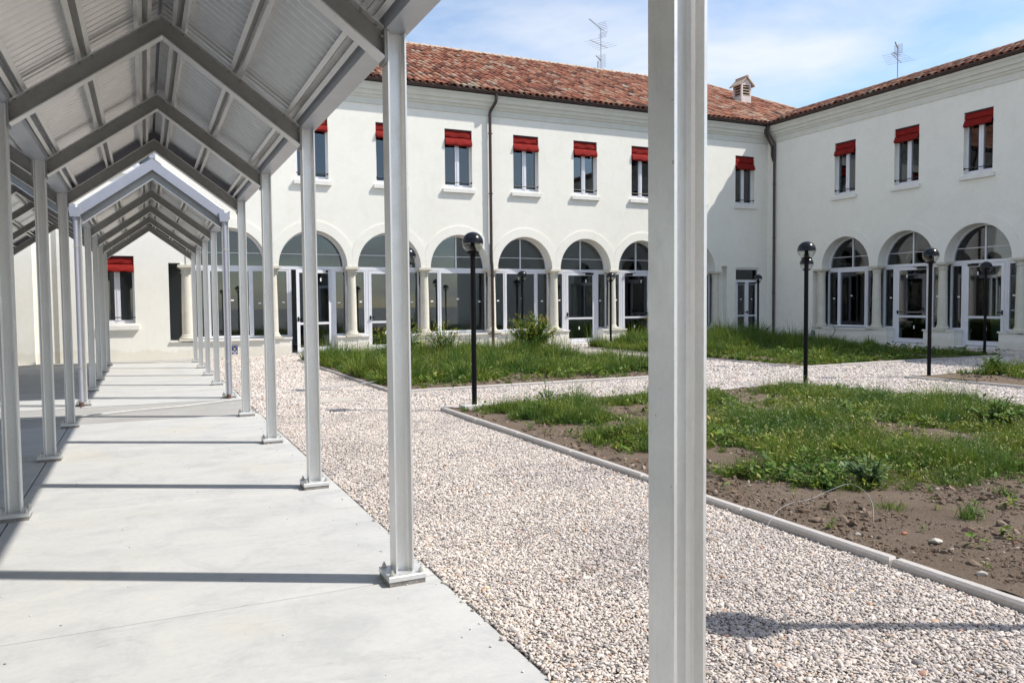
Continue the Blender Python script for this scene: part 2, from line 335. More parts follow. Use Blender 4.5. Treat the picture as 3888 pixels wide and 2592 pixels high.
panels([11.22, 13.37, 15.33, 17.25, 19.45], [-7.8, -4.3, -.76, 1.197])
b = MB(); b.box((-7.8, 9.565, -.05), (1.197, 11.215, -.010)); b.box((-7.8, 19.455, -.05), (1.197, YB, -.008))
b.build('rough_concrete_strip', 'rough_concrete', pavement)

# beds: (x0, x1, y0, y1) outer kerb faces
BEDS = {'A': (3.14, 8.85, -.6, 8.70), 'B': (3.14, 8.85, 10.74, 18.25), 'C': (11.12, 17.4, 10.93, 18.95), 'D': (11.12, 17.4, 1.0, 8.72)}
KW, KH = .062, .042
def soil_h(x, y, seed):
    return .012 + .030*fbm(x*1.1, y*1.1, seed, 3) + .050*fbm(x*7, y*7, seed+5, 5)*fbm(x*.9, y*.9, seed+9, 2)
bed_names = {'A': 'bare and grassy soil of the bed beside the canopy columns', 'B': 'soil of the tall grass bed before the arcade', 'C': 'soil of the weedy bed in the courtyard corner', 'D': 'soil of the bed across the gravel path'}
for k, (x0, x1, y0, y1) in BEDS.items():
    st = .045 if k == 'A' else .12
    xs = np.arange(x0+KW-.01, x1-KW+.01+st, st); ys = np.arange(y0+KW-.01, y1-KW+.01+st, st); xs[-1] = x1-KW+.01; ys[-1] = y1-KW+.01
    gx, gy = np.meshgrid(xs, ys); hz = soil_h(gx, gy, 3)
    V = np.c_[gx.ravel(), gy.ravel(), hz.ravel()]; nx = len(xs); i = np.arange(len(xs)-1)[None, :] + nx*np.arange(len(ys)-1)[:, None]; i = i.ravel()
    me = np_mesh('soil_bed', V, np.c_[i, i+1, i+1+nx, i+nx], True); link('soil_bed', me, 'soil', kind='structure', label=bed_names[k])
    kb = thing('stone_kerb', ((x0+x1)/2, (y0+y1)/2, 0), {'A': 'low stone kerb around the bed beside the canopy columns', 'B': 'low stone kerb around the tall grass bed before the arcade', 'C': 'low stone kerb around the weedy bed in the courtyard corner', 'D': 'low stone kerb around the bed across the gravel path'}[k], 'kerb', 'kerbs around the planting beds')
    def kstone(xa, xb, ya, yb_):
        p = MB(); e = .012; dz = random.uniform(-.004, .004); h = KH+dz; j = lambda: random.uniform(-.003, .003)
        jx, jy = j(), j()
        x0_, x1_, y0_, y1_ = xa+jx, xb+jx, ya+jy, yb_+jy
        p.add([(x0_, y0_, -.06), (x1_, y0_, -.06), (x1_, y1_, -.06), (x0_, y1_, -.06), (x0_, y0_, h-e), (x1_, y0_, h-e), (x1_, y1_, h-e), (x0_, y1_, h-e), (x0_+e, y0_+e, h), (x1_-e, y0_+e, h), (x1_-e, y1_-e, h), (x0_+e, y1_-e, h)],
              [(0, 3, 2, 1), (0, 1, 5, 4), (1, 2, 6, 5), (2, 3, 7, 6), (3, 0, 4, 7), (4, 5, 9, 8), (5, 6, 10, 9), (6, 7, 11, 10), (7, 4, 8, 11), (8, 9, 10, 11)])
        p.build('kerb_stone', 'kerb_stone', kb)
    n = max(1, round((y1-y0-2*KW)/1.0)); L = (y1-y0-2*KW)/n
    for q in range(n):
        for xa in (x0, x1-KW): kstone(xa, xa+KW, y0+KW+q*L+.003, y0+KW+(q+1)*L-.003)
    n = max(1, round((x1-x0)/1.0)); L = (x1-x0)/n
    for q in range(n):
        for ya in (y0, y1-KW): kstone(x0+q*L+.003, x0+(q+1)*L-.003, ya, ya+KW)

# ------------------------------------------------------------------ canopies
AH, SL = .885, .735                        # half bay, rafter slope
ZB_APEX, RD = 2.938, .135
def zb(dx): return ZB_APEX - SL*abs(dx)
def ring_I(d, w, tf, tw, r):
    h = [(-d/2, -w/2), (-d/2+tf, -w/2), (-d/2+tf, -tw/2-r), (-d/2+tf+r*.3, -tw/2-r*.3), (-d/2+tf+r, -tw/2), (d/2-tf-r, -tw/2), (d/2-tf-r*.3, -tw/2-r*.3), (d/2-tf, -tw/2-r), (d/2-tf, -w/2), (d/2, -w/2)]
    return h + [(-x, -y) for x, y in h]
ISEC = ring_I(.084, .092, .0075, .006, .013)
p = MB(); p.prism(ISEC, lambda x, y: (x, y, .045), lambda x, y: (x, y, 2.445)); COLUMN_ME = p.mesh('column')
p = MB()
x0 = .086; e = .003
p.add([(-x0, -x0, .022), (x0, -x0, .022), (x0, x0, .022), (-x0, x0, .022), (-x0, -x0, .042), (x0, -x0, .042), (x0, x0, .042), (-x0, x0, .042), (-x0+e, -x0+e, .045), (x0-e, -x0+e, .045), (x0-e, x0-e, .045), (-x0+e, x0-e, .045)],
      [(0, 3, 2, 1), (0, 1, 5, 4), (1, 2, 6, 5), (2, 3, 7, 6), (3, 0, 4, 7), (4, 5, 9, 8), (5, 6, 10, 9), (6, 7, 11, 10), (7, 4, 8, 11), (8, 9, 10, 11)]); PLATE_ME = p.mesh('base_plate')
p = MB(); p.box((-.083, -.083, -.01), (.083, .083, .022)); GROUT_ME = p.mesh('grout_pad')
p = MB(); p.cyl((0, 0, .045), (0, 0, .049), .013, seg=12); p.cyl((0, 0, .049), (0, 0, .060), .0095, seg=6); p.cyl((0, 0, .060), (0, 0, .070), .005, seg=8); BOLT_ME = p.mesh('anchor_bolt')
def canopy(name, frames, label, downpipes):
    root = thing(name, (CX[2], (frames[0]+frames[-1])/2, 0), label, 'canopy', 'gabled steel canopies')
    ya, yz = frames[0]-.055, frames[-1]+.055
    for fy in frames:
        for cx in CX:
            c = link('column', COLUMN_ME, 'steel', root, (cx, fy, 0))
            link('base_plate', PLATE_ME, 'steel', c, (cx, fy, 0)).location = (cx, fy, 0)
            link('grout_pad', GROUT_ME, 'grout', c, (cx, fy, 0))
            for sx in (-1, 1):
                for sy in (-1, 1): link('anchor_bolt', BOLT_ME, 'bolt_metal', c, (cx+sx*.066, fy+sy*.066, 0))
    for bay in range(len(CX)-1):
        ax = (CX[bay]+CX[bay+1])/2
        P = lambda s, dx, dz, y: (ax+s*dx, y, zb(dx)+dz)
        PUR = (.095, .43, .768)
        for fy in frames:
            for s in (-1, 1):
                r = MB(); x1 = AH-.044
                def slab(z0, z1, w, xa=0., xb=x1):
                    q = [(xa, z0), (xb, z0), (xb, z1), (xa, z1)]
                    r.prism(q, lambda dx, dz: P(s, dx, dz, fy-w/2), lambda dx, dz: P(s, dx, dz, fy+w/2))
                slab(.0085, RD-.0085, .006)
                r.box((ax+s*(x1) if s < 0 else ax+x1-.011, fy-.046, zb(x1)-.012), (ax+s*x1+.011 if s < 0 else ax+x1, fy+.046, zb(x1)+RD+.012))
                for pd in PUR:
                    for o_ in (-.034, .034):
                        for sy in (-1, 1):
                            dx = pd+o_; q0 = Vector(P(s, dx, RD-.0085, fy+sy*.03)); nrm = Vector((s*SL, 0, 1)).normalized()
                            r.cyl(q0, q0-nrm*.010, .0085, seg=6)
                for zz in (.03, RD-.03):
                    for sy in (-1, 1):
                        q0 = Vector((ax+s*(x1-.011), fy+sy*.026, zb(x1)+zz)); r.cyl(q0, q0-Vector((s*.01, 0, 0)), .0085, seg=6)
                rf = r.build('rafter', 'shaded_rafter_steel', root)  # web darker than its flanges: recess shade is put into the colour
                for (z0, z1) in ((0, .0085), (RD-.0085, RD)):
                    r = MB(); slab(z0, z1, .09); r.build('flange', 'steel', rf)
        ca = math.cos(math.atan(SL))
        for s in (-1, 1):
            for pd in PUR:                                           # hat purlins, open side down
                r = MB(); hp = [(-.046, .002), (-.021, .002), (-.018, .082), (.018, .082), (.021, .002), (.046, .002)]
                def M(u, w, y):                                        # u along slope (down), w normal to slope
                    return (ax+s*(pd+u*ca+w*SL*ca), y, zb(pd)+RD - u*SL*ca + w*ca)
                r.prism(stripe(hp, .003), lambda u, w: M(u, w, ya+.0), lambda u, w: M(u, w, yz))
                r.build('purlin', 'steel', root)
            # corrugated sheet
            N = int((yz-ya)/.09*12); ys = np.linspace(ya-.03, yz+.03, N); amp = .019
            us = np.array([.012, .28, .56, .845])
            rows = []
            for off in (0, .0016):
                for dx in us:
                    rows.append(np.c_[np.full(N, ax)+s*dx, ys, zb(0)-SL*dx+RD+.099/ca+off+amp*np.tanh(2.2*np.sin((ys-ya)/.09*2*math.pi))/.976])
            V = np.vstack(rows); F = []
            i = np.arange(N-1)
            for lay in (0, 4):
                for k in range(3):
                    a = (lay+k)*N+i; F.append(np.c_[a, a+1, a+1+N, a+N])
            me = np_mesh('roof_sheet', V, np.vstack(F), True); link('roof_sheet', me, 'zinc_sheet', root)
        # ridge cap
        r = MB(); zr = zb(0)+RD+.099/ca
        capp = [(-.11, zr-.11*SL+.014), (-.03, zr-.03*SL+.014), (-.03, zr+.03), (-.018, zr+.05), (0, zr+.058), (.018, zr+.05), (.03, zr+.03), (.03, zr-.03*SL+.014), (.11, zr-.11*SL+.014)]
        r.prism(stripe(capp, .003), lambda u, w: (ax+u, ya-.03, w), lambda u, w: (ax+u, yz+.03, w))
        r.cyl((ax, ya-.034, zr+.028), (ax, ya-.029, zr+.028), .033, seg=16); r.cyl((ax, yz+.029, zr+.02), (ax, yz+.034, zr+.02), .045, seg=16); r.build('ridge_cap', 'painted_trim', root)
        # gable fascias at both ends
        for (y_, sg) in ((ya, -1), (yz, 1)):
            for s in (-1, 1):
                r = MB(); q = [(0, .115), (AH-.01, .115), (AH-.01, .262), (0, .262)]
                r.prism(q, lambda dx, dz: P(s, dx, dz, y_+sg*.034), lambda dx, dz: P(s, dx, dz, y_+sg*.030))
                q = [(0, .113), (AH-.01, .113), (AH-.01, .117), (0, .117)]
                r.prism(q, lambda dx, dz: P(s, dx, dz, y_+sg*.034), lambda dx, dz: P(s, dx, dz, y_-sg*.006))
                r.build('fascia', 'painted_trim', root)
    # gutters
    for k, cx in enumerate(CX):
        g = [(cx-.086, 2.565), (cx-.058, 2.4495), (cx+.058, 2.4495), (cx+.086, 2.565)]
        if k == len(CX)-1: g = [(cx-.052, 2.555), (cx-.050, 2.4495), (cx+.058, 2.4495), (cx+.062, 2.548), (cx+.050, 2.552)]
        if k == 0: g = [(cx+.052, 2.555), (cx+.050, 2.4495), (cx-.058, 2.4495), (cx-.062, 2.548), (cx-.050, 2.552)]
        r = MB(); r.prism(stripe(g, .003), lambda u, w: (u, ya-.03, w), lambda u, w: (u, yz+.03, w)); r.build('gutter', 'gutter_metal', root)
        if downpipes:
            y0 = ya-.03; px = cx-.018 if k else cx+.01
            r = MB(); r.prism([(px-.055, 2.40), (px+.052, 2.40), (px+.066, 2.52), (px-.068, 2.52)], lambda u, w: (u, y0-.085, w), lambda u, w: (u, y0-.004, w)); r.build('gutter_box', 'painted_trim', root)
            r = MB(); py = y0-.045; r.cyl((px, py, .055), (px, py, 2.40), .024, seg=16); r.cyl((px, py, 2.36), (px, py, 2.40), .028, seg=16)
            dp = r.build('downpipe', 'painted_trim', root, True)
            for zc_ in (2.02, .5):
                r = MB(); r.cyl((px, py, zc_), (px, py, zc_+.022), .029, seg=16); r.box((px+.02, py-.006, zc_+.004), (px+.045, py+.006, zc_+.018)); r.build('pipe_clamp', 'bolt_metal', dp, True)
            r = MB(); r.cyl((px, py, -.005), (px, py, .06), .034, .028, seg=16); r.build('pipe_foot', 'rust', dp, True)
    return root
canopy('steel_canopy', F1, 'open steel canopy over the slabs, its trusses nearest the pebble gravel bed with bare soil', False)
canopy('steel_canopy', F2, 'steel canopy with blue grey gable fascias and downpipes ending at the arcade wall', True)

# ------------------------------------------------------------------ wings
T = .44                                     # facade thickness
ZS, RISE, ZSILL = 2.29, .935, .45
PIERW = .14
def facade(name, outer, holes, M, mat, parent):
    cu_ = bpy.data.curves.new('tmp', 'CURVE'); cu_.dimensions = '2D'; cu_.fill_mode = 'BOTH'; cu_.extrude = T/2; cu_.resolution_u = 1
    for poly in [outer]+holes:
        sp_ = cu_.splines.new('POLY'); sp_.points.add(len(poly)-1); sp_.use_cyclic_u = True
        for q, (u, v) in zip(sp_.points, poly): q.co = (u, v, 0, 1)
    ob = bpy.data.objects.new('tmp', cu_); COL.objects.link(ob); dg = bpy.context.evaluated_depsgraph_get(); dg.update()
    me = bpy.data.meshes.new_from_object(ob.evaluated_get(dg)); bpy.data.objects.remove(ob); bpy.data.curves.remove(cu_)
    for v in me.vertices: v.co = M(v.co.x, v.co.y, v.co.z+T/2)
    bm = bmesh.new(); bm.from_mesh(me); bmesh.ops.remove_doubles(bm, verts=bm.verts, dist=1e-4); bmesh.ops.recalc_face_normals(bm, faces=bm.faces); bm.to_mesh(me); bm.free()
    me.materials.clear(); me.polygons.foreach_set('use_smooth', [False]*len(me.polygons)); me.name = name
    return link(name, me, mat, parent)
def arc(m, R, h, n=28, a0=math.pi, a1=0.):
    return [(m+R*math.cos(a0+(a1-a0)*k/n), ZS+h*math.sin(a0+(a1-a0)*k/n)) for k in range(n+1)]
GN0, GN1 = .33, .39                          # glazing frame depth range
def mbox(b_, M, u0, u1, v0, v1, n0, n1): b_.box((u0, v0, n0), (u1, v1, n1), M)
def glass(M, u0, u1, v0, v1, n, parent, name='pane'):
    p = MB(); mbox(p, M, u0, u1, v0, v1, n, n+.012); return p.build(name, 'glass', parent)
def label_at(M, u, v, parent, w=.07, h=.035, n=.262):
    p = MB(); mbox(p, M, u-w/2, u+w/2, v-h/2, v+h/2, n, n+.002); p.build('paper_label', 'paper', parent)
def panel_frame(p, M, u0, u1, v0, v1, w, n0=GN0, n1=GN1, wb=None):
    wb = wb or w
    mbox(p, M, u0, u0+w, v0, v1, n0, n1); mbox(p, M, u1-w, u1, v0, v1, n0, n1)
    mbox(p, M, u0+w, u1-w, v1-w, v1, n0+.001, n1-.001); mbox(p, M, u0+w, u1-w, v0, v0+wb, n0+.001, n1-.001)
def arch_bay(M, root, u0, u1, kind, hinge=0, labels=()):
    a, c = u0+PIERW, u1-PIERW; m = (a+c)/2; R = (c-a)/2
    # archivolt band
    Ro, ho, hp = R+.235, RISE+.245, (u1-u0)/2-.0015
    th = math.acos(hp/Ro); inner = arc(m, R, RISE, 28)
    outer = [(m+hp, ZS)] + [(m+Ro*math.cos(th+(math.pi-2*th)*k/28), ZS+ho*math.sin(th+(math.pi-2*th)*k/28)) for k in range(29)] + [(m-hp, ZS)]
    p = MB(); nI, nO = len(inner), len(outer)
    pts = [(-.0 + x, z) for x, z in inner] + outer
    p.prism(pts, lambda u, v: M(u, v, -.022), lambda u, v: M(u, v, -.0005)); p.build('arch_band', 'plaster', root)
    win = MB(); nm = 'arched_door' if kind == 'door' else 'arched_window'
    # lunette frame
    ring = arc(m, R+.01, RISE+.01, 28)+arc(m, R-.045, RISE-.045, 28, 0., math.pi)
    win.prism(ring, lambda u, v: M(u, v, GN0), lambda u, v: M(u, v, GN1))
    mbox(win, M, a-.05, c+.05, 2.215, 2.30, GN0-.006, GN1+.004)
    mbox(win, M, m-.018, m+.018, 2.30, ZS+RISE-.05, GN0+.004, GN1-.004)
    hu = (R-.03)*math.sqrt(max(0, 1-((2.62-ZS)/RISE)**2)); mbox(win, M, m-hu, m+hu, 2.612, 2.628, GN0-.012, GN0+.02)
    dw = .52; s0, s1 = m-dw, m+dw
    vb = .46
    if kind == 'door':
        mbox(win, M, s0-.075, s0-.004, .04, 2.213, GN0-.004, GN1+.002); mbox(win, M, s1+.004, s1+.075, .04, 2.213, GN0-.004, GN1+.002)
        panel_frame(win, M, a-.05, s0-.077, vb, 2.212, .045); panel_frame(win, M, s1+.077, c+.05, vb, 2.212, .045)
    else:
        panel_frame(win, M, a-.05, s0-.001, vb, 2.212, .045); panel_frame(win, M, s1+.001, c+.05, vb, 2.212, .045); panel_frame(win, M, s0, s1, vb, 2.213, .06, GN0-.008, GN1+.002)
    w = win.build(nm, 'white_frame', root)
    ng = .365
    for sg in (-1, 1):                                          # four lunette panes
        R2, h2 = R-.02, RISE-.02; vbar = 2.62-ZS; tb = math.asin(vbar/h2)
        low = [(m+sg*.006, 2.302), (m+sg*R2*math.cos(math.asin(.012/h2)), 2.302)] + [(m+sg*R2*math.cos(tb*k/6), ZS+h2*math.sin(tb*k/6)) for k in range(1, 7)] + [(m+sg*.006, 2.62)]
        up = [(m+sg*.006, 2.622)] + [(m+sg*R2*math.cos(tb+(math.pi/2-tb)*k/12), ZS+h2*math.sin(tb+(math.pi/2-tb)*k/12)+.001) for k in range(12)] + [(m+sg*.006, ZS+h2)]
        for q in (low, up):
            p = MB(); p.prism(q, lambda u, v: M(u, v, ng), lambda u, v: M(u, v, ng+.012)); p.build('pane', 'glass', w)
    glass(M, a-.02, s0-.1 if kind == 'door' else s0-.03, vb+.03, 2.19, ng, w); glass(M, s1+.1 if kind == 'door' else s1+.03, c+.02, vb+.03, 2.19, ng, w)
    if kind == 'door':
        if hinge == 2:        # leaf standing open to the outside, hinged on its left stile
            ang = rad(62); ca_, sa_ = math.cos(ang), math.sin(ang); hu0, hn0 = s1-.0, GN0-.01
            ML = lambda u, v, n: M(hu0-(s1-u)*ca_-(n-GN0)*sa_*0, v, hn0-(s1-u)*sa_*.0+(n-GN0)) 
            ang = rad(20); ca_, sa_ = math.cos(ang), math.sin(ang)
            ML = lambda u, v, n: M(s1-(s1-u)*ca_+(n-GN0)*sa_, v, GN0-.01-(s1-u)*sa_+(n-GN0)*ca_)
        else: ML = M
        lf = MB(); panel_frame(lf, ML, s0, s1, .06, 2.205, .085, GN0-.01, GN0+.04, .12); mbox(lf, ML, s0+.085, s1-.085, .77, .83, GN0-.006, GN0+.036)
        leaf = lf.build('door_leaf', 'white_frame', w)
        if hinge == 2: sgn = 0
        for (v0, v1) in ((.165, .785), (.815, 2.135)):
            p = MB(); mbox(p, ML, s0+.07, s1-.07, v0, v1, GN0+.01, GN0+.022); p.build('pane', 'glass', w)
        hs = s0+.045 if hinge in (0, 2) else s1-.045; dirn = 1 if hinge in (0, 2) else -1
        p = MB(); mbox(p, ML, hs-.02, hs+.02, .86, .98, GN0-.02, GN0-.01); mbox(p, ML, min(hs, hs+dirn*.11), max(hs, hs+dirn*.11), .915, .94, GN0-.06, GN0-.035); mbox(p, ML, hs-.012, hs+.012, .915, .94, GN0-.05, GN0-.02); p.build('door_handle', 'black_plastic', w)
        cs = s1-.22 if hinge in (0, 2) else s0+.22
        p = MB(); mbox(p, M, cs-.13, cs+.13, 2.14, 2.195, GN0-.075, GN0-.012); mbox(p, M, cs-dirn*.1-.16, cs-dirn*.1+.16, 2.196, 2.212, GN0-.05, GN0-.03); p.build('door_closer', 'black_plastic', w)
        label_at(ML, m+.2, 1.95, w, .035, .09, GN0+.006); label_at(ML, m-.05, .5, w, .035, .09, GN0+.006)
    else: glass(M, s0+.03, s1-.03, vb+.03, 2.19, ng, w); label_at(M, m+.06, 1.42, w, .07, .035, ng-.003)
    label_at(M, (a+s0-.05)/2, 1.36, w, .07, .035, ng-.003); label_at(M, (c+s1+.05)/2, 1.34, w, .07, .035, ng-.003)
    # low walls and sills
    p = MB(); q = MB()
    if kind == 'door':
        for (ua, ub, ia, ib) in ((u0, s0-.08, u0+.22, s0-.06), (s1+.08, u1, s1+.06, u1-.22)):
            mbox(p, M, ua+.001, ub-.001, -.02, .415, .0, T); mbox(q, M, ia, ib, .4155, .455, -.035, .32)
        mbox(q, M, s0-.08, s1+.08, -.02, .045, -.02, T)
    else:
        mbox(p, M, u0+.001, u1-.001, -.02, .395, .0, T); mbox(q, M, a+.07, c-.07, .3955, .44, -.06, .325)
    p.build('low_wall', 'plaster', root); q.build('sill', 'sill_stone', root)
def stone_column(M, root, u):
    c = M(u, 0, .15); k = c[2]
    s = MB(); s.lathe([(.128, .57), (.127, .60), (.125, 1.0), (.118, 1.5), (.107, 2.06), (.107, 2.10)], (c[0], c[1], 0), 24)
    o = s.build('stone_column', 'stone', root, True)
    s = MB(); s.box((c[0]-.2, c[1]-.2, .42), (c[0]+.2, c[1]+.2, .475)); s.lathe([(.175, .475), (.185, .495), (.175, .52), (.15, .53), (.148, .545), (.155, .558), (.13, .575)], (c[0], c[1], 0), 24); s.build('column_base', 'stone', o, True)
    s = MB(); s.lathe([(.11, 2.085), (.135, 2.09), (.138, 2.105), (.115, 2.115), (.115, 2.165), (.15, 2.195), (.165, 2.215), (.165, 2.225)], (c[0], c[1], 0), 24); s.box((c[0]-.195, c[1]-.195, 2.225), (c[0]+.195, c[1]+.195, 2.288)); s.build('capital', 'stone', o, True)
def sash_window(M, root, u, v0, w, h, awn=True, open_=0):
    u1, v1 = u+w, v0+h
    f = MB(); panel_frame(f, M, u-.02, u1+.02, v0-.01, v1+.02, .065, .13, .19, .075); mc = (u+u1)/2
    mbox(f, M, mc-.062, mc-.004, v0+.06, v1-.04, .118, .17); mbox(f, M, mc+.004, mc+.062, v0+.06, v1-.04, .122, .172); mbox(f, M, mc-.012, mc+.012, v0+.06, v1-.04, .108, .1179)
    o = f.build('window', 'white_frame', root)
    glass(M, u+.03, mc-.03, v0+.05, v1-.04, .15, o); glass(M, mc+.03, u1-.03, v0+.05, v1-.04, .15, o)
    s = MB(); mbox(s, M, u-.075, u1+.075, v0-.165, v0-.065, -.075, .04); mbox(s, M, u+.001, u1-.001, v0-.064, v0-.008, -.002, .13); s.build('window_sill', 'sill_stone', o)
    if awn:
        s = MB(); n = 14; prof = [(.055, v1-.015), (.035, v1-.08), (.024, v1-.17), (.03, v1-.195), (.06, v1-.21), (.03, v1-.215), (-.005, v1-.24), (-.04, v1-.31), (-.058, v1-.365), (-.052, v1-.392), (-.01, v1-.398), (.05, v1-.40)]
        ph = random.uniform(0, 6); vs, fs = [], []; dr_ = random.uniform(.92, 1.14); prof = [(nn, v1-(v1-zz)*dr_) for nn, zz in prof]
        for k in range(n+1):
            uu = u+.008+(w-.016)*k/n
            for j, (nn, zz) in enumerate(prof): vs.append(M(uu, zz+.004*math.sin(k*1.3+ph)*(j > 5), nn+.006*math.sin(k*.9+j*1.7+ph)*(0 < j < 10)))
        P_ = len(prof)
        for k in range(n):
            for j in range(P_-1): fs.append((k*P_+j, k*P_+j+1, (k+1)*P_+j+1, (k+1)*P_+j))
        s.add(vs, fs); aw = s.build('awning', 'red_fabric', o, True, recalc=False)
        s = MB(); mbox(s, M, u+.004, u1-.004, v1-.03, v1-.002, .02, .10); s.build('awning_case', 'dark_metal', o)
    s = MB(); s.cyl(M(u+.012, v0+.13, .035), M(u1-.012, v0+.13, .035), .011, seg=8); s.cyl(M(u+.001, v0+.13, .035), M(u+.014, v0+.13, .035), .03, seg=10); s.cyl(M(u1-.014, v0+.13, .035), M(u1-.001, v0+.13, .035), .03, seg=10); s.build('guard_rail', 'dark_metal', o)
    return o
def rect(u0, u1, v0, v1): return [(u0, v0), (u1, v0), (u1, v1), (u0, v1)]
def cornice(M, root, u0, u1):
    prof = [(0.02, 6.62), (-.022, 6.62), (-.026, 6.645), (-.012, 6.66), (-.012, 6.79), (-.035, 6.80), (-.05, 6.83), (-.055, 6.86), (-.09, 6.875), (-.095, 6.92), (-.11, 6.965), (-.15, 6.985), (-.155, 7.03), (-.175, 7.085), (-.205, 7.10), (-.205, 7.165), (.02, 7.165)]
    p = MB(); p.prism(prof, lambda n, v: M(u0, v, n), lambda n, v: M(u1, v, n)); p.build('cornice', 'cornice_plaster', root)
def eave_gutter(M, root, u0, u1):
    pr = [(-.265+.058*math.cos(a), 7.245+.058*math.sin(a)) for a in [math.pi+math.pi*k/10 for k in range(11)]]
    p = MB(); p.prism(stripe(pr, .006), lambda n, v: M(u0, v, n), lambda n, v: M(u1, v, n)); mbox(p, M, u0, u1, 7.166, 7.255, -.204, .05)
    p.build('eave_gutter', 'brown_metal', root)

# barrel tile template: x across, y up the slope, z normal
def tile_arrays(r0=.088, r1=.070, L=.43, seg=6):
    V, F = [], []
    for (r, y) in ((r0, 0.), (r1, L)):
        for k in range(seg+1):
            a = math.pi*k/seg; V.append((r*math.cos(a), y, r*math.sin(a)*.82))
    for k in range(seg+1):
        a = math.pi*k/seg; V.append(((r0-.014)*math.cos(a), .0, (r0-.014)*math.sin(a)*.82))
    for k in range(seg+1):
        a = math.pi*k/seg; V.append(((r0-.014)*math.cos(a), .1, (r0-.016)*math.sin(a)*.82))
    n = seg+1
    for k in range(seg):
        F += [(k, k+n, k+1+n, k+1), (2*n+k, k, k+1, 2*n+k+1), (3*n+k, 2*n+k, 2*n+k+1, 3*n+k+1)]
    return np.array(V), np.array(F)
TV, TF = tile_arrays(); TILE_ME = np_mesh('roof_tile', TV, TF, False); TILE_ME.materials.append(MAT['roof_tile'])
def lay_tiles(parent, places, key, limit=300):
    """places: list of 4x4 numpy matrices; the `limit` best by key become single parts"""
    places = sorted(places, key=key)
    for m4 in places[:limit]:
        o = bpy.data.objects.new('roof_tile', TILE_ME); COL.objects.link(o); adopt(o, parent); o.matrix_basis = Matrix([list(r) for r in m4])
    rest = places[limit:]
    if rest:
        A = np.array(rest); V = np.einsum('nij,kj->nki', A[:, :3, :3], TV)+A[:, None, :3, 3]
        F = TF[None]+(np.arange(len(rest))*len(TV))[:, None, None]
        me = np_mesh('roof_tiles', V.reshape(-1, 3), F.reshape(-1, 4)); link('roof_tiles', me, 'roof_tile', parent, kind='stuff')
def tile_matrix(o, xa, ya, za, jit=.02):
    r = Matrix((xa, ya, za)).transposed()
    r = r @ Matrix.Rotation(random.gauss(0, jit), 3, 'Z') @ Matrix.Rotation(random.gauss(0, jit*.6), 3, 'X')
    m4 = np.eye(4); m4[:3, :3] = np.array(r)*random.uniform(.96, 1.04); m4[:3, 3] = o; return m4

# ---- arcade wing (facade faces the courtyard, plane Y = YB)
MBK = lambda u, v, n: (u, YB+n, v)
wingA = thing('arcade_building', (8, YB+4, 0), 'long white two storey wing with an arcade of nine stone columns and red window blinds', 'building')
CA = [.96, 3.01, 5.06, 7.11, 9.16, 11.22, 13.28, 15.33, 17.36]
out = [(-8, -.05), (.56, -.05), (.56, 2.33), (CA[0]-PIERW, 2.33), (CA[0]-PIERW, ZS)]
out += [(CA[0]+PIERW, ZS)]
for i in range(8):
    a, c = CA[i]+PIERW, CA[i+1]-PIERW; out += arc((a+c)/2, (c-a)/2, RISE, 28)
out = [p for k, p in enumerate(out) if k == 0 or math.hypot(p[0]-out[k-1][0], p[1]-out[k-1][1]) > 1e-4]
out += [(17.50, ZS), (17.50, 2.46), (17.74, 2.46), (17.74, -.05), (18.09, -.05), (18.09, 2.42), (19.15, 2.42), (19.15, -.05), (XW+T, -.05), (XW+T, 7.3), (-8, 7.3)]
UPA = [-4.6, -2.54, -.47, 1.59, 3.65, 5.75, 7.715, 9.83, 11.84, 13.92, 16.0, 18.07]
holes = [rect(u, u+.82, 4.555, 6.16) for u in UPA] + [rect(-.93, -.19, .885, 2.48), rect(-4.2, -3.4, .885, 2.48)]
facade('wall', out, holes, MBK, 'plaster', wingA)
for u in UPA: sash_window(MBK, wingA, u, 4.565, .82, 1.595)
sash_window(MBK, wingA, -.93, .895, .74, 1.585); sash_window(MBK, wingA, -4.2, .895, .8, 1.585)
KA = ['window', 'door', 'door', 'window', 'window', 'door', 'door', 'window']; HA = [0, 2, 0, 0, 0, 0, 1, 0]
for i in range(8): arch_bay(MBK, wingA, CA[i], CA[i+1], KA[i], HA[i])
for u in CA: stone_column(MBK, wingA, u)
# narrow fixed light beside the first column and the niche by the last
p = MB(); mbox(p, MBK, .53, .95, .40, 2.34, .30, .34); p.build('narrow_pane', 'glass', wingA)
p = MB(); mbox(p, MBK, .5605, CA[0]+.0, -.02, .40, 0, T); p.build('low_wall', 'plaster', wingA)
p = MB(); mbox(p, MBK, .56, .80, .4005, .44, -.04, .25); p.build('sill', 'sill_stone', wingA)
p = MB(); mbox(p, MBK, 17.36, 17.7395, -.02, .40, 0, T); mbox(p, MBK, 17.5, 17.7395, .40, 2.4595, .2, T); p.build('low_wall', 'plaster', wingA)
p = MB(); mbox(p, MBK, 17.52, 17.735, .4005, .44, -.035, .2); p.build('sill', 'sill_stone', wingA)
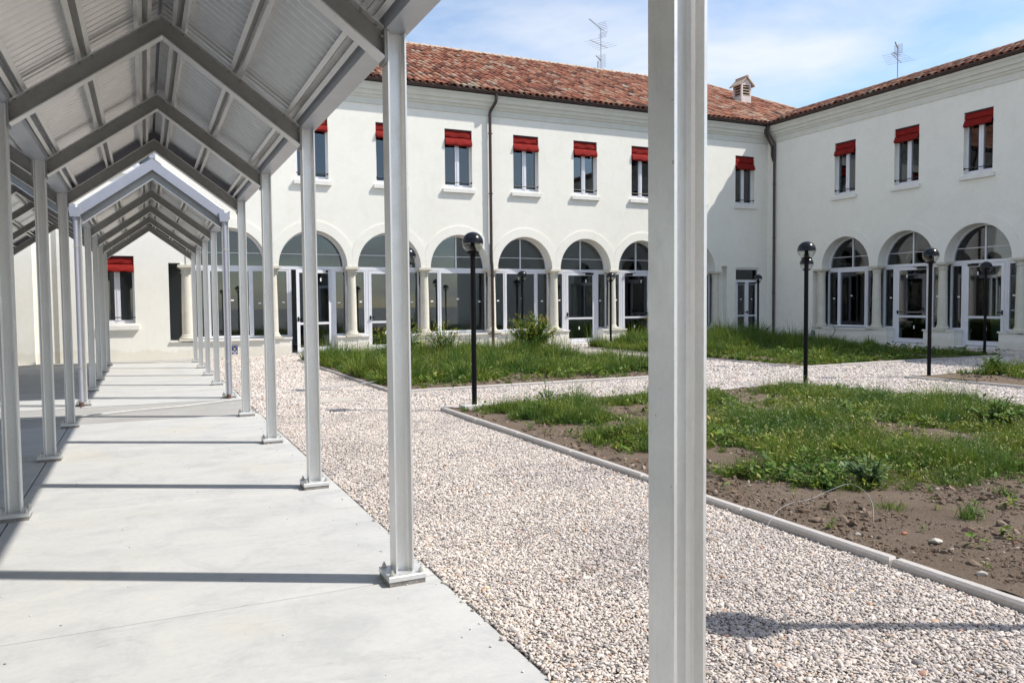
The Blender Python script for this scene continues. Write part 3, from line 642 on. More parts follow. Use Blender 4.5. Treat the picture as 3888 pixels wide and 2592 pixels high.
# corner door
f = MB(); panel_frame(f, MBK, 18.075, 19.165, .02, 2.43, .075, .05, .12); mbox(f, MBK, 18.15, 19.09, 1.93, 2.01, .052, .118)
for (ua, ub) in ((18.155, 18.617), (18.623, 19.085)):
    panel_frame(f, MBK, ua, ub, .06, 1.925, .075, .045, .095, .11); mbox(f, MBK, ua+.075, ub-.075, .77, .82, .047, .093)
cd = f.build('corner_door', 'white_frame', wingA)
glass(MBK, 18.14, 19.1, 2.0, 2.37, .08, cd)
for (ua, ub) in ((18.22, 18.55), (18.69, 19.02)): glass(MBK, ua, ub, .15, .78, .07, cd); glass(MBK, ua, ub, .81, 1.86, .07, cd); label_at(MBK, (ua+ub)/2, 1.35, cd, .06, .03, .066)
p = MB(); mbox(p, MBK, 18.2, 18.5, 1.87, 1.92, .0, .044); mbox(p, MBK, 18.7, 19.0, 1.87, 1.92, .0, .044); p.build('door_closer', 'black_plastic', cd)
p = MB(); mbox(p, MBK, 18.52, 18.65, .9, .925, .0, .02); mbox(p, MBK, 18.63, 18.66, .87, .96, .02, .045); p.build('door_handle', 'black_plastic', cd)
p = MB(); mbox(p, MBK, 18.09, 19.15, -.04, .02, -.02, T); p.build('sill', 'sill_stone', wingA)
cornice(MBK, wingA, -8, XW+.02); eave_gutter(MBK, wingA, -8, XW-.20)
# interior shells
def interior(M, root, u0, u1, depth, zf, zc_, walls):
    p = MB(); n0 = T+.002
    p.box((u0, zf-.05, n0), (u1, zf, depth), M); p.build('interior_floor', 'interior_floor', root)
    p = MB(); p.box((u0, zc_, n0), (u1, zc_+.05, depth), M); p.box((u0, zf, depth), (u1, zc_, depth+.1), M)
    for u in walls: p.box((u, zf, n0+.01), (u+.1, zc_, depth), M)
    p.build('interior_wall', 'interior', root)
interior(MBK, wingA, -7.9, 19.3, 4.2, .03, 3.55, [-7.9, .2, 5.0, 11.17, 17.45, 19.2])
interior(MBK, wingA, -7.9, 19.3, 3.6, 3.75, 6.9, [-7.9, -1, 3.2, 7.3, 11.4, 15.4, 19.2])
# pilaster and recessed strip at the left end
p = MB(); mbox(p, MBK, -2.62, -2.235, -.03, 6.6, -.30, -.001); p.build('pilaster', 'plaster', wingA)
p = MB(); mbox(p, MBK, -1.775, -1.66, -.03, 6.6, -.06, -.001); p.build('pilaster', 'plaster', wingA)
p = MB(); p.tube([MBK(-1.63, .05, -.05), MBK(-1.63, 1.3, -.05)], .022); p.build('pipe', 'dark_metal', wingA, True)
# roof of the arcade wing
EY, EZ, SA = YB-.27, 7.265, .478; RY = 27.5; RZ = EZ+SA*(RY-EY)
hipx = lambda y: 25.6-(y-EY)*(3.2/(RY-EY))
p = MB(); p.add([(-8.3, EY+.03, EZ-.02), (hipx(EY), EY+.03, EZ-.02), (22.4, RY, RZ-.02), (-8.3, RY, RZ-.02), (-8.3, 2*RY-EY, EZ), (hipx(EY), 2*RY-EY, EZ), (-8.3, EY+.03, EZ-.06), (hipx(EY), EY+.03, EZ-.06)], [(0, 1, 2, 3), (3, 2, 5, 4), (1, 5, 2), (0, 3, 4), (6, 7, 1, 0)])
roofA = p.build('roof', 'roof_deck', wingA, recalc=False)
al = math.atan(SA); up = (0, math.cos(al), math.sin(al)); nr = (0, -math.sin(al), math.cos(al))
pl = []; PIT, EXP = .196, .355
rows = int((RY-EY)/math.cos(al)/EXP)
for r in range(rows+1):
    y = EY-.02+r*EXP*math.cos(al); z = EZ+SA*(y-EY)+.012
    x = -1.5
    while x < hipx(y)-.08:
        if y < RY-.1: pl.append(tile_matrix((x+random.gauss(0, .006), y+random.gauss(0, .012), z+random.uniform(0, .012)), (1, 0, 0), up, nr))
        x += PIT
lay_tiles(roofA, pl, key=lambda m: (0 if 5.6 < m[0, 3] < 19 else 50)+math.dist(m[:3, 3], (0, 0, 1.25)))
def ridge_tiles(parent, pts):
    for a, c_ in zip(pts[:-1], pts[1:]):
        a, c_ = Vector(a), Vector(c_); n = max(1, int((c_-a).length/.40))
        for k in range(n):
            q = a.lerp(c_, k/n); e_ = a.lerp(c_, (k+1.13)/n); d = (e_-q).normalized(); sd = d.cross(Vector((0, 0, 1))).normalized(); uz = sd.cross(d)
            vs = []
            for (pp, rr) in ((q, .125), (e_, .105)):
                for j in range(9):
                    an = -.2+(math.pi+.4)*j/8; vs.append(pp+sd*math.cos(an)*rr+uz*(math.sin(an)*rr*.8+random.uniform(0, .004)))
            s = MB(); s.add(vs, [(j, j+1, j+10, j+9) for j in range(8)]+[list(range(9))]); s.build('ridge_tile', 'ridge_tile', parent, True)
ridge_tiles(roofA, [(4, RY, RZ+.0), (22.4, RY, RZ+.0), (24.6, EY+2.3, EZ+SA*2.3+.02)])
# chimney
ch = MB(); cx_, cy_ = 21.35, 24.1; cz = EZ+SA*(cy_-EY); w2 = .24
ch.box((cx_-w2, cy_-w2, cz-.5), (cx_+w2, cy_+w2, cz+.20))
for sx in (-1, 1):
    for sy in (-1, 1): ch.box((cx_+sx*w2-(.07 if sx > 0 else 0), cy_+sy*w2-(.07 if sy > 0 else 0), cz+.2), (cx_+sx*w2+(.07 if sx < 0 else 0), cy_+sy*w2+(.07 if sy < 0 else 0), cz+.62))
ch.box((cx_-w2, cy_-w2, cz+.62), (cx_+w2, cy_+w2, cz+.70)); ch.prism([(-w2, cz+.70), (w2, cz+.70), (0, cz+.92)], lambda x, z: (cx_+x, cy_-w2, z), lambda x, z: (cx_+x, cy_+w2, z))
chim = ch.build('chimney', 'chimney_plaster', roofA)
s = MB(); s.box((cx_-w2+.05, cy_-w2+.09, cz+.2), (cx_+w2-.05, cy_+w2-.09, cz+.62)); s.build('chimney_flue', 'dark_metal', chim)
for k in range(4):
    for (dx, dy) in ((0, -1), (-1, 0)):
        s = MB(); z0 = cz+.22+k*.105
        if dy: s.box((cx_-w2+.07, cy_-w2+.012, z0), (cx_+w2-.07, cy_-w2+.07, z0+.035))
        else: s.box((cx_-w2+.012, cy_-w2+.07, z0), (cx_-w2+.049, cy_+w2-.07, z0+.035))
        s.build('louvre_slat', 'ridge_tile', chim)
for sx in (-1, 1):
    s = MB(); s.prism([(0, cz+.955), (sx*(w2+.13), cz+.955-(w2+.13)*.9), (sx*(w2+.13), cz+.905-(w2+.13)*.9), (0, cz+.905)], lambda x, z: (cx_+x, cy_-w2-.07, z), lambda x, z: (cx_+x, cy_+w2+.07, z)); s.build('chimney_roof', 'ridge_tile', chim)
s = MB(); s.cyl((cx_, cy_-w2-.09, cz+.945), (cx_, cy_+w2+.09, cz+.945), .05, seg=10); s.build('chimney_roof', 'ridge_tile', chim, True)
# downpipe on the arcade facade
def pipe(root, pts, r=.047, mat='brown_metal', clamps=()):
    p = MB(); P_ = [Vector(q) for q in pts]; sm = [P_[0]]
    for a, m_, c_ in zip(P_[:-2], P_[1:-1], P_[2:]):
        l = min(.08, (m_-a).length*.45, (c_-m_).length*.45); i0 = m_+(a-m_).normalized()*l; i1 = m_+(c_-m_).normalized()*l
        for k in range(5):
            t_ = k/4; sm.append(i0*(1-t_)**2+m_*2*t_*(1-t_)+i1*t_*t_)
    sm.append(P_[-1]); p.tube(sm, r, 12); o = p.build('rain_pipe', mat, root, True)
    for q in clamps:
        s = MB(); s.cyl((q[0], q[1], q[2]), (q[0], q[1], q[2]+.03), r+.006, seg=14); s.box((q[0]-r-.025, q[1]-.008, q[2]), (q[0]+r+.025, q[1]+.008, q[2]+.03)); s.build('pipe_clamp', mat, o, True)
pipe(wingA, [(9.19, YB-.265, 7.2), (9.19, YB-.265, 7.0), (9.07, YB-.075, 6.72), (9.07, YB-.075, 2.5), (9.09, YB-.075, 2.35), (9.09, YB-.1, .02)], .043, clamps=[(9.07, YB-.075, 6.1), (9.07, YB-.075, 4.4), (9.09, YB-.09, 2.06)])

# ---- side wing (plane X = XW)
MRT = lambda u, v, n: (XW+n, u, v)
wingB = thing('side_wing_building', (XW+3, 10, 0), 'shaded white two storey wing with arches, standing at right angles to the arcade', 'building')
CB = [18.42, 16.34, 14.23, 12.13, 10.03, 7.93]
out = [(YB-.001, -.05), (18.42+.24, -.05), (18.42+.24, ZS), (CB[0]+PIERW, ZS)]
out += [(CB[0]-PIERW, ZS)]
for i in range(5):
    hi, lo = CB[i]-PIERW, CB[i+1]+PIERW; out += arc((hi+lo)/2, (hi-lo)/2, RISE, 28, 0., math.pi)
out += [(CB[5]-.24, ZS), (CB[5]-.24, -.05), (-8, -.05), (-8, 7.3), (YB-.001, 7.3)]
out = [p for k, p in enumerate(out) if k == 0 or math.hypot(p[0]-out[k-1][0], p[1]-out[k-1][1]) > 1e-4]
UPB = [17.03, 14.9, 12.82, 10.72, 8.62, 6.5]
holes = [rect(u, u+.78, 4.525, 6.11) for u in UPB]
facade('wall', out, holes, MRT, 'plaster', wingB)
for u in UPB: sash_window(MRT, wingB, u, 4.535, .78, 1.575)
KB = ['window', 'door', 'door', 'window', 'window']
for i in range(5): arch_bay(MRT, wingB, CB[i+1], CB[i], KB[i], 1 if i == 1 else 0)
for u in CB: stone_column(MRT, wingB, u)
p = MB(); mbox(p, MRT, CB[0]+.001, CB[0]+.2395, -.02, .40, .0, T); mbox(p, MRT, CB[0]+.14, CB[0]+.2395, .40, ZS-.001, .2, T); mbox(p, MRT, 18.67, YB-.02, -.03, .43, -.018, -.0005); p.build('low_wall', 'plaster', wingB)
cornice(MRT, wingB, -8, YB+.02); eave_gutter(MRT, wingB, -8, YB-.20)
interior(MRT, wingB, -7, 20.6, 4.0, .03, 3.55, [-7, 7.6, 12.08, 16.29, 20.5]); interior(MRT, wingB, -7, 20.6, 3.4, 3.75, 6.9, [-7, 8, 12, 16.3, 20.5])
EX, EZB, SB = XW-.27, 7.235, .35; RX = 23.6; RZB = EZB+SB*(RX-EX)
p = MB(); p.add([(EX+.03, -8.2, EZB-.02), (EX+.03, 24.6, EZB-.02), (RX, 24.6, RZB-.02), (RX, -8.2, RZB-.02), (2*RX-EX, -8.2, EZB), (2*RX-EX, 24.6, EZB), (EX+.03, -8.2, EZB-.06), (EX+.03, 24.6, EZB-.06)], [(0, 1, 2, 3), (3, 2, 5, 4), (0, 3, 4), (6, 7, 1, 0)])
roofB = p.build('roof', 'roof_deck', wingB, recalc=False)
al = math.atan(SB); up = (math.cos(al), 0, math.sin(al)); nr = (-math.sin(al), 0, math.cos(al)); pl = []
for r in range(int((RX-EX)/math.cos(al)/EXP)+1):
    x = EX-.02+r*EXP*math.cos(al); z = EZB+SB*(x-EX)+.012; y = 6.0
    while y < 20.2+(x-EX)*.8:
        if x < RX-.1: pl.append(tile_matrix((x+random.gauss(0, .012), y+random.gauss(0, .006), z+random.uniform(0, .012)), (0, -1, 0), up, nr))
        y += PIT
lay_tiles(roofB, pl, key=lambda m: (0 if m[1, 3] > 11.5 else 50)+m[0, 3]*2+.2*math.dist(m[:3, 3], (0, 0, 1.25)))
ridge_tiles(roofB, [(RX, 9, RZB), (RX, 24.2, RZB)])
pipe(wingB, [(XW-.265, YB-.30, 7.2), (XW-.265, YB-.30, 6.95), (XW-.075, YB-.40, 6.6), (XW-.075, YB-.40, 1.6), (XW-.075, YB-.40, .02)], .042, clamps=[(XW-.075, YB-.40, 5.2), (XW-.075, YB-.40, 3.4), (XW-.075, YB-.40, 1.55)])
pipe(wingB, [(XW-.265, YB-.17, 7.2), (XW-.265, YB-.17, 6.95), (XW-.075, YB-.29, 6.5), (XW-.075, YB-.29, 6.2), (XW-.075, YB-.36, 6.0)], .042)

# ------------------------------------------------------------------ antennas
def antenna(name, base, top, label, dish):
    r = thing(name, base, label, 'antenna', 'rooftop television antennas'); x, y, z = base
    s = MB(); s.cyl((x, y, z-.15), (x, y, top), .016, seg=8); s.build('mast', 'antenna_metal', r, True)
    H_ = top-z; fwd = Vector((-.75, -.35, .0)).normalized(); sd = Vector((.40, -.92, 0))
    sd = Vector((fwd.y, -fwd.x, 0))
    def yagi(zc_, l0, l1, n, half, tilt=-.30):
        s = MB(); c0 = Vector((x, y, zc_)); d = Vector((fwd.x, fwd.y, 0)); a, c_ = c0+d*l0, c0-d*l1
        s.cyl(a, c_, .010, seg=6)
        for k in range(n):
            q = a.lerp(c_, k/(n-1)); h_ = half*(.75+.35*k/(n-1)); s.cyl(q-sd*h_, q+sd*h_, .0045, seg=5); s.box(q-Vector((.015, .015, .015)), q+Vector((.015, .015, .015)))
        s.build('yagi_elements', 'antenna_metal', r)
    yagi(z+H_*.60, .75, .45, 6, .42)
    def panel(zc_, w, h, name_):
        s = MB(); c0 = Vector((x, y, zc_))-fwd*.08
        for k in range(7):
            o_ = sd*(-w/2+w*k/6); s.cyl(c0+o_-Vector((0, 0, h/2)), c0+o_+Vector((0, 0, h/2)), .004, seg=4)
        for k in range(9):
            o_ = Vector((0, 0, -h/2+h*k/8)); s.cyl(c0+o_-sd*w/2, c0+o_+sd*w/2, .004, seg=4)
        s.cyl((x, y, zc_), Vector((x, y, zc_))+fwd*.35+Vector((0, 0, .12)), .022, seg=6); s.build(name_, 'antenna_metal', r)
    if dish:
        panel(z+H_*.22, .36, .5, 'grid_reflector')
        s = MB(); c0 = Vector((x, y, top-.05)); d = fwd; s.cyl(c0-d*.25, c0+d*.85+Vector((0, 0, .2)), .012, seg=6)
        for k in range(9):
            q = c0+d*(.1+.085*k)+Vector((0, 0, .025+.02*k)); s.cyl(q-sd*.06, q+sd*.06, .006, seg=5)
        for sg in (-1, 1):
            for k in range(5): q = c0-d*.2+Vector((0, 0, sg*(.06+.06*k))); s.cyl(q-sd*.2+d*.03*k, q+sd*.2+d*.03*k, .006, seg=5)
        s.build('uhf_antenna', 'antenna_metal', r)
        s = MB(); s.cyl((x-.15, y, z-.1), (x-.15, y, z+.32), .018, seg=6); s.build('mast_stay', 'antenna_metal', r)
    else:
        panel(top-.08, .26, .3, 'grid_reflector'); yagi(z+H_*.70, .5, .0, 4, .12)
antenna('television_antenna', (17.03, RY, RZ+.05), 12.35, 'tall mast antenna with grid reflector on the ridge of the arcade wing', True)
antenna('television_antenna', (RX, 18.93, RZB+.05), 9.95, 'short mast antenna on the ridge of the shaded side wing', False)

# ------------------------------------------------------------------ lamps
ZG = 1.973
def lamp(x, y, label, foot=False):
    r = thing('lamp_post', (x, y, 0), label, 'lamp post', 'globe lamp posts at the bed corners')
    s = MB(); s.cyl((x, y, -.02), (x, y, 1.86), .030, seg=16); s.build('pole', 'pole_paint', r, True)
    s = MB(); s.lathe([(.03, 1.80), (.034, 1.84), (.075, 1.855), (.078, 1.866), (.045, 1.872), (.036, 1.90), (.024, 1.955), (.022, 1.965)], (x, y, 0), 18); s.build('collar', 'pole_paint', r, True)
    s = MB(); s.lathe([(.018, 1.965), (.024, 1.975), (.024, 1.995), (.012, 2.0)], (x, y, 0), 12); s.build('bulb_holder', 'white_frame', r, True)
    R_ = .124
    s = MB(); n = 9; pr = [(R_*math.cos(a), ZG+R_*math.sin(a)) for a in [-math.pi/2*.62*(1-k/n)-.0 for k in range(n+1)]]
    s.lathe(pr, (x, y, 0), 28); s.f = s.f[:-2]; s.build('globe', 'clear_acrylic', r, True)
    s = MB(); pr = [(R_*1.02*math.cos(a), ZG+R_*1.02*math.sin(a)) for a in [-.06+(math.pi/2+.05)*k/n for k in range(n+1)]]
    s.lathe(pr, (x, y, 0), 28); s.build('globe_cap', 'black_plastic', r, True)
    if foot: s = MB(); s.box((x-.16, y-.10, -.02), (x+.14, y+.10, .075)); s.build('footing', 'white_block', r)
lamp(3.50, 8.50, 'globe lamp post with a white footing at the stone kerb corner beside the canopy path', True)
lamp(8.48, 8.24, 'globe lamp post in the long grass where the two gravel paths cross')
lamp(3.49, 1.55, 'globe lamp post beside the kerb, its shadow on the near pebbles')
lamp(3.50, 11.00, 'globe lamp post at the tall grass bed corner beside the canopy')
lamp(8.70, 17.86, 'globe lamp post behind the yellow flowering bush before the arcade')
lamp(11.50, 18.12, 'globe lamp post beside the leafy weed before the arcade door')
lamp(11.50, 11.17, 'globe lamp post at the path crossing corner of the weedy bed')
lamp(16.86, 11.20, 'globe lamp post in the shade before the side wing door')
lamp(17.15, 18.60, 'globe lamp post before the narrow corner door')
lamp(11.50, 8.56, 'globe lamp post on bare soil at the bed corner across the path')

# ------------------------------------------------------------------ small things
def poster(M, u, v, label):
    r = thing('poster', M(u, 0, -.02), label, 'poster', 'small blue posters on the low walls')
    w, h = .15, .225; s = MB(); mbox(s, M, u-w/2, u+w/2, v, v+h, -.024, -.0205); s.build('poster_sheet', 'poster_blue', r)
    s = MB(); st = []
    for k in range(10):
        a = math.pi/2+k*math.pi/5; rr = .036 if k % 2 == 0 else .017; st.append((u+rr*math.cos(a), v+.125+rr*math.sin(a)))
    s.prism(st, lambda a, c_: M(a, c_, -.0262), lambda a, c_: M(a, c_, -.0242)); s.build('star', 'poster_gold', r)
    s = MB()
    for (ua, ub, va, vb) in ((-.065, .04, .208, .216), (-.065, -.01, .188, .196), (.028, .068, .186, .198), (-.065, .0, .072, .078), (.02, .06, .074, .079), (-.068, -.025, .045, .062), (-.015, .02, .05, .056), (.026, .066, .045, .062), (-.025, .025, .012, .03)):
        mbox(s, M, u+ua, u+ub, v+va, v+vb, -.0262, -.0242)
    s.build('printed_lines', 'paper', r)
poster(lambda u, v, n: (u, YB+n+.02, v), 2.03, .07, 'blue poster with gold star on the low wall behind the canopy')
poster(lambda u, v, n: (XW+n, 18.6*2-u, v), 18.6, .115, 'blue poster with gold star on the side wing wall by the weeds')
s = MB(); s.box((14.64, YB+.13, .68), (14.80, YB+.2, .82)); s.box((14.66, YB+.12, .70), (14.78, YB+.13, .80)); s.box((14.69, YB+.15, .82), (14.75, YB+.24, .84)); s.build('yellow_box', 'yellow', label='small yellow box hanging beside the arcade door', cat='box')
s = MB(); s.tube([(19.36, 17.80, .55), (19.34, 17.70, .52), (19.33, 17.62, .43), (19.32, 17.60, .33), (19.31, 17.66, .22), (19.28, 17.76, .11), (19.2, 17.9, .02)], .016); s.build('garden_hose', 'hose_green', None, True, label='green grey hose curving down the side wing wall', cat='hose')
cab = [(-1.9, 10.2), (-1.48, 10.22), (-.72, 10.22), (-.19, 10.45), (.43, 10.63), (.94, 10.95), (1.16, 11.06), (1.29, 11.26), (1.51, 11.46), (1.7, 11.64), (2.12, 11.74), (2.41, 12.03), (2.8, 12.0), (3.24, 11.87), (3.42, 11.91)]
def smooth_path(pts, n=6):
    P_ = [Vector(p) for p in pts]; r = []
    for i in range(len(P_)-1):
        p0, p1, p2, p3 = P_[max(i-1, 0)], P_[i], P_[i+1], P_[min(i+2, len(P_)-1)]
        for k in range(n):
            t_ = k/n; r.append(.5*((2*p1)+(p2-p0)*t_+(2*p0-5*p1+4*p2-p3)*t_*t_+(3*p1-p0-3*p2+p3)*t_**3))
    return r+[P_[-1]]
s = MB(); s.tube(smooth_path([(x, y, .012 if x < 3 else .078) for x, y in cab]), .0085); s.build('cable', 'cable_grey', None, True, label='pale cable lying across the gravel between the canopies', cat='cable')
s = MB(); s.tube(smooth_path([(3.06, 3.24, .02), (3.16, 3.28, .075), (3.3, 3.32, .10), (3.43, 3.29, .12), (3.63, 3.33, .14), (3.79, 3.33, .16), (3.78, 3.21, .14), (3.65, 3.05, .12), (3.53, 2.94, .06)]), .0010, 5); s.build('wire', 'wire', None, True, label='thin bent wire looping over the kerb on bare soil', cat='wire')
s = MB(); s.add([(1.93, 10.08, -.02), (2.5, 10.06, -.02), (2.52, 10.5, -.02), (1.95, 10.52, -.02), (1.94, 10.09, .018), (2.49, 10.07, .018), (2.51, 10.49, .018), (1.96, 10.51, .018)], [(0, 3, 2, 1), (4, 5, 6, 7), (0, 1, 5, 4), (1, 2, 6, 5), (2, 3, 7, 6), (3, 0, 4, 7)])
s.build('stone_cover', 'rubble', label='square pale stone drain cover set in the gravel', cat='drain cover')

def rock_mesh(seed, size):
    bm = bmesh.new(); bmesh.ops.create_icosphere(bm, subdivisions=2, radius=1)
    rr = random.Random(seed); sc = [rr.uniform(.7, 1.3), rr.uniform(.6, 1.0), rr.uniform(.35, .6)]; ph = [rr.uniform(0, 9) for _ in range(6)]
    pls = [(Vector((rr.uniform(-1, 1), rr.uniform(-1, 1), rr.uniform(-.3, 1))).normalized(), rr.uniform(.55, .8)) for _ in range(7)]
    for v in bm.verts:
        for nn, dd in pls:
            e_ = v.co.dot(nn)-dd
            if e_ > 0: v.co -= nn*e_
        v.co = Vector((v.co.x*sc[0], v.co.y*sc[1], v.co.z*sc[2]))*size*(1+.08*math.sin(v.co.x*5+ph[0])*math.sin(v.co.y*5+ph[1]))
    me = bpy.data.meshes.new('rock'); bm.to_mesh(me); bm.free(); return me
ROCKS = [(3.56, 2.60, .050, 'rubble', 'largest pale flat stone on the bare soil by the kerb'), (3.34, 2.88, .028, 'rubble', 'pointed pale stone shard standing by the kerb'), (3.34, 3.17, .055, 'clod', 'large brown clod against the kerb stones'),
         (3.55, 2.77, .028, 'terracotta', 'red brick fragment on the bare soil among clods'), (3.31, 2.19, .045, 'rubble', 'pale stone lying against the kerb near the lamp'), (3.41, 2.30, .05, 'clod', 'flat earth lump beside the kerb'),
         (3.55, 2.90, .025, 'clod', 'dark clod beyond the bent wire'), (3.37, 2.82, .018, 'rubble', 'small pale stone chip beside the shard'), (3.53, 3.38, .035, 'clod', 'dark clod beside the bent wire loop'),
         (3.43, 5.05, .03, 'terracotta', 'red brick fragment near the kerb by the steel column'), (3.78, 2.53, .02, 'clod', 'lone small clod on smooth soil'), (4.40, 3.2, .04, 'clod', 'dark clods between weed and grass tuft')]
for k, (x, y, r, mt, lb) in enumerate(ROCKS):
    r *= .75; me = rock_mesh(k, r); o = link('stone', me, mt, None, (x, y, float(soil_h(np.array(x), np.array(y), 3))+r*.15), label=lb, cat='stone', group='stones and clods on the bare soil'); o.rotation_euler = (random.uniform(-.3, .3), random.uniform(-.3, .3), random.uniform(0, 6))

# ------------------------------------------------------------------ pebbles and clods by geometry nodes
def pebble_tree(name, mat, flat, rough_amp, subdiv):
    ng = bpy.data.node_groups.new(name, 'GeometryNodeTree')
    ng.interface.new_socket('Geometry', in_out='INPUT', socket_type='NodeSocketGeometry'); ng.interface.new_socket('Geometry', in_out='OUTPUT', socket_type='NodeSocketGeometry')
    N, L = ng.nodes, ng.links; gi, go = N.new('NodeGroupInput'), N.new('NodeGroupOutput'); jn = N.new('GeometryNodeJoinGeometry')
    for k in range(5):
        ic = N.new('GeometryNodeMeshIcoSphere'); ic.inputs['Radius'].default_value = 1; ic.inputs['Subdivisions'].default_value = subdiv
        sp_ = N.new('GeometryNodeSetPosition'); no = N.new('ShaderNodeTexNoise'); no.noise_dimensions = '4D'; no.inputs['Scale'].default_value = 1.1; no.inputs['W'].default_value = k*7.3; no.inputs['Detail'].default_value = 2
        sb = N.new('ShaderNodeVectorMath'); sb.operation = 'SUBTRACT'; sb.inputs[1].default_value = (.5, .5, .5); L.new(no.outputs['Color'], sb.inputs[0])
        sc_ = N.new('ShaderNodeVectorMath'); sc_.operation = 'SCALE'; sc_.inputs['Scale'].default_value = rough_amp; L.new(sb.outputs[0], sc_.inputs[0])
        L.new(ic.outputs['Mesh'], sp_.inputs['Geometry']); L.new(sc_.outputs[0], sp_.inputs['Offset'])
        tr_ = N.new('GeometryNodeTransform'); tr_.inputs['Scale'].default_value = (1.0+.12*k, .78, flat+.06*(k % 3)); L.new(sp_.outputs[0], tr_.inputs['Geometry'])
        sh = N.new('GeometryNodeSetShadeSmooth'); sh.inputs['Shade Smooth'].default_value = (subdiv > 1); L.new(tr_.outputs[0], sh.inputs['Geometry'])
        sm = N.new('GeometryNodeSetMaterial'); sm.inputs['Material'].default_value = MAT[mat]; L.new(sh.outputs[0], sm.inputs['Geometry'])
        gt = N.new('GeometryNodeGeometryToInstance'); L.new(sm.outputs[0], gt.inputs[0]); L.new(gt.outputs[0], jn.inputs[0])
    ip = N.new('GeometryNodeInstanceOnPoints'); L.new(gi.outputs[0], ip.inputs['Points']); L.new(jn.outputs[0], ip.inputs['Instance']); ip.inputs['Pick Instance'].default_value = True
    def attr(nm, ty):
        a = N.new('GeometryNodeInputNamedAttribute'); a.data_type = ty; a.inputs['Name'].default_value = nm; return a.outputs['Attribute']
    L.new(attr('idx', 'INT'), ip.inputs['Instance Index']); L.new(attr('rot', 'FLOAT_VECTOR'), ip.inputs['Rotation']); L.new(attr('scl', 'FLOAT_VECTOR'), ip.inputs['Scale'])
    L.new(ip.outputs[0], go.inputs[0]); return ng
def scatter(name, tree, P, size, tilt, label, mat):
    n = len(P); me = bpy.data.meshes.new(name); me.vertices.add(n); me.vertices.foreach_set('co', P.astype(np.float32).ravel())
    a = me.attributes.new('rot', 'FLOAT_VECTOR', 'POINT'); a.data.foreach_set('vector', np.c_[RNG.normal(0, tilt, n), RNG.normal(0, tilt, n), RNG.uniform(0, 6.28, n)].astype(np.float32).ravel())
    a = me.attributes.new('scl', 'FLOAT_VECTOR', 'POINT'); a.data.foreach_set('vector', np.repeat(size[:, None], 3, 1).astype(np.float32).ravel())
    a = me.attributes.new('idx', 'INT', 'POINT'); a.data.foreach_set('value', RNG.integers(0, 5, n).astype(np.int32))
    me.materials.append(MAT[mat]); o = bpy.data.objects.new(name, me); COL.objects.link(o)
    md = o.modifiers.new('pebbles', 'NODES'); md.node_group = tree; tag(o, label, kind='stuff'); return o
def jgrid(x0, x1, y0, y1, p):
    gx, gy = np.meshgrid(np.arange(x0, x1, p), np.arange(y0, y1, p)); n = gx.size
    return gx.ravel()+RNG.uniform(-.5, .5, n)*p, gy.ravel()+RNG.uniform(-.5, .5, n)*p
def in_view(x, y, marg=.06):
    d = x*math.sin(YAW)+y*math.cos(YAW); l = x*math.cos(YAW)-y*math.sin(YAW); return (d > .8) & (np.abs(l)/d < .6557+marg+.35/d)
def path_region(x0, x1, y0, y1, p, sz):
    x, y = jgrid(x0, x1, y0, y1, p); k = in_view(x, y)
    for (a, b_, c_, d_) in BEDS.values(): k &= ~((x > a-.012) & (x < b_+.012) & (y > c_-.012) & (y < d_+.012))
    k &= ~((x > 1.93) & (x < 2.52) & (y > 10.07) & (y < 10.52)); x, y = x[k], y[k]
    s_ = sz*np.clip(RNG.lognormal(0, .28, len(x)), .55, 1.9); z = -.014+.022*fbm(x*1.3, y*1.3, 21, 4)+RNG.uniform(-.003, .005, len(x)); return np.c_[x, y, z], s_
parts = [path_region(1.203, 3.14, .9, 4.6, .0098, .0059), path_region(1.203, 3.14, .9, 4.6, .045, .0100), path_region(1.203, 3.14, 4.6, 8.9, .0130, .0074), path_region(1.203, 3.14, 8.9, 13, .021, .0115), path_region(1.203, 8.9, 13, YB-.02, .034, .018),
         path_region(3.14, 11.2, 8.6, 10.9, .027, .0145), path_region(8.8, 11.3, 4.5, 8.6, .030, .016), path_region(8.8, 11.3, 10.9, YB-.02, .042, .022), path_region(11.2, 19.4, 8.6, 11.0, .036, .019), path_region(11.3, 19.4, 18.9, YB-.02, .07, .032), path_region(17.35, 19.45, 8, 18.9, .06, .028)]
ns = 170; xs_ = 1.197-np.abs(RNG.normal(0, .10, ns)); ys_ = RNG.uniform(1.5, 18, ns); parts.append((np.c_[xs_, ys_, np.full(ns, .003)], RNG.uniform(.002, .0075, ns)))
ns = 90; parts.append((np.c_[RNG.uniform(-.6, 1.1, ns), RNG.uniform(2, 12, ns), np.full(ns, .002)], RNG.uniform(.0015, .005, ns)))
P = np.vstack([a for a, _ in parts]); S_ = np.concatenate([s_ for _, s_ in parts])
scatter('gravel', pebble_tree('pebble_nodes', 'pebble', .52, .75, 2), P, S_, .35, 'loose pale rounded pebbles covering the gravel paths', 'pebble')
def clods(bed, n, sz, y0, y1, x0, x1):
    x = RNG.uniform(x0, x1, n); y = RNG.uniform(y0, y1, n); k = in_view(x, y) & (fbm(x*2.2, y*2.2, 40, 3) > .42+RNG.uniform(-.12, .12, n)); x, y = x[k], y[k]
    s_ = sz*np.clip(RNG.lognormal(-.2, .6, len(x)), .3, 3.2); return np.c_[x, y, soil_h(x, y, 3)+s_*.15], s_
cl = [clods('A', 34000, .0045, 1.2, 5.0, 3.22, 6.5), clods('A', 5000, .011, 1.2, 5.0, 3.22, 6.5), clods('A', 8000, .010, 5, 8.6, 3.24, 8.7), clods('D', 1500, .014, 5, 8.6, 11.25, 15), clods('B', 1500, .014, 10.85, 12, 3.25, 8.7)]
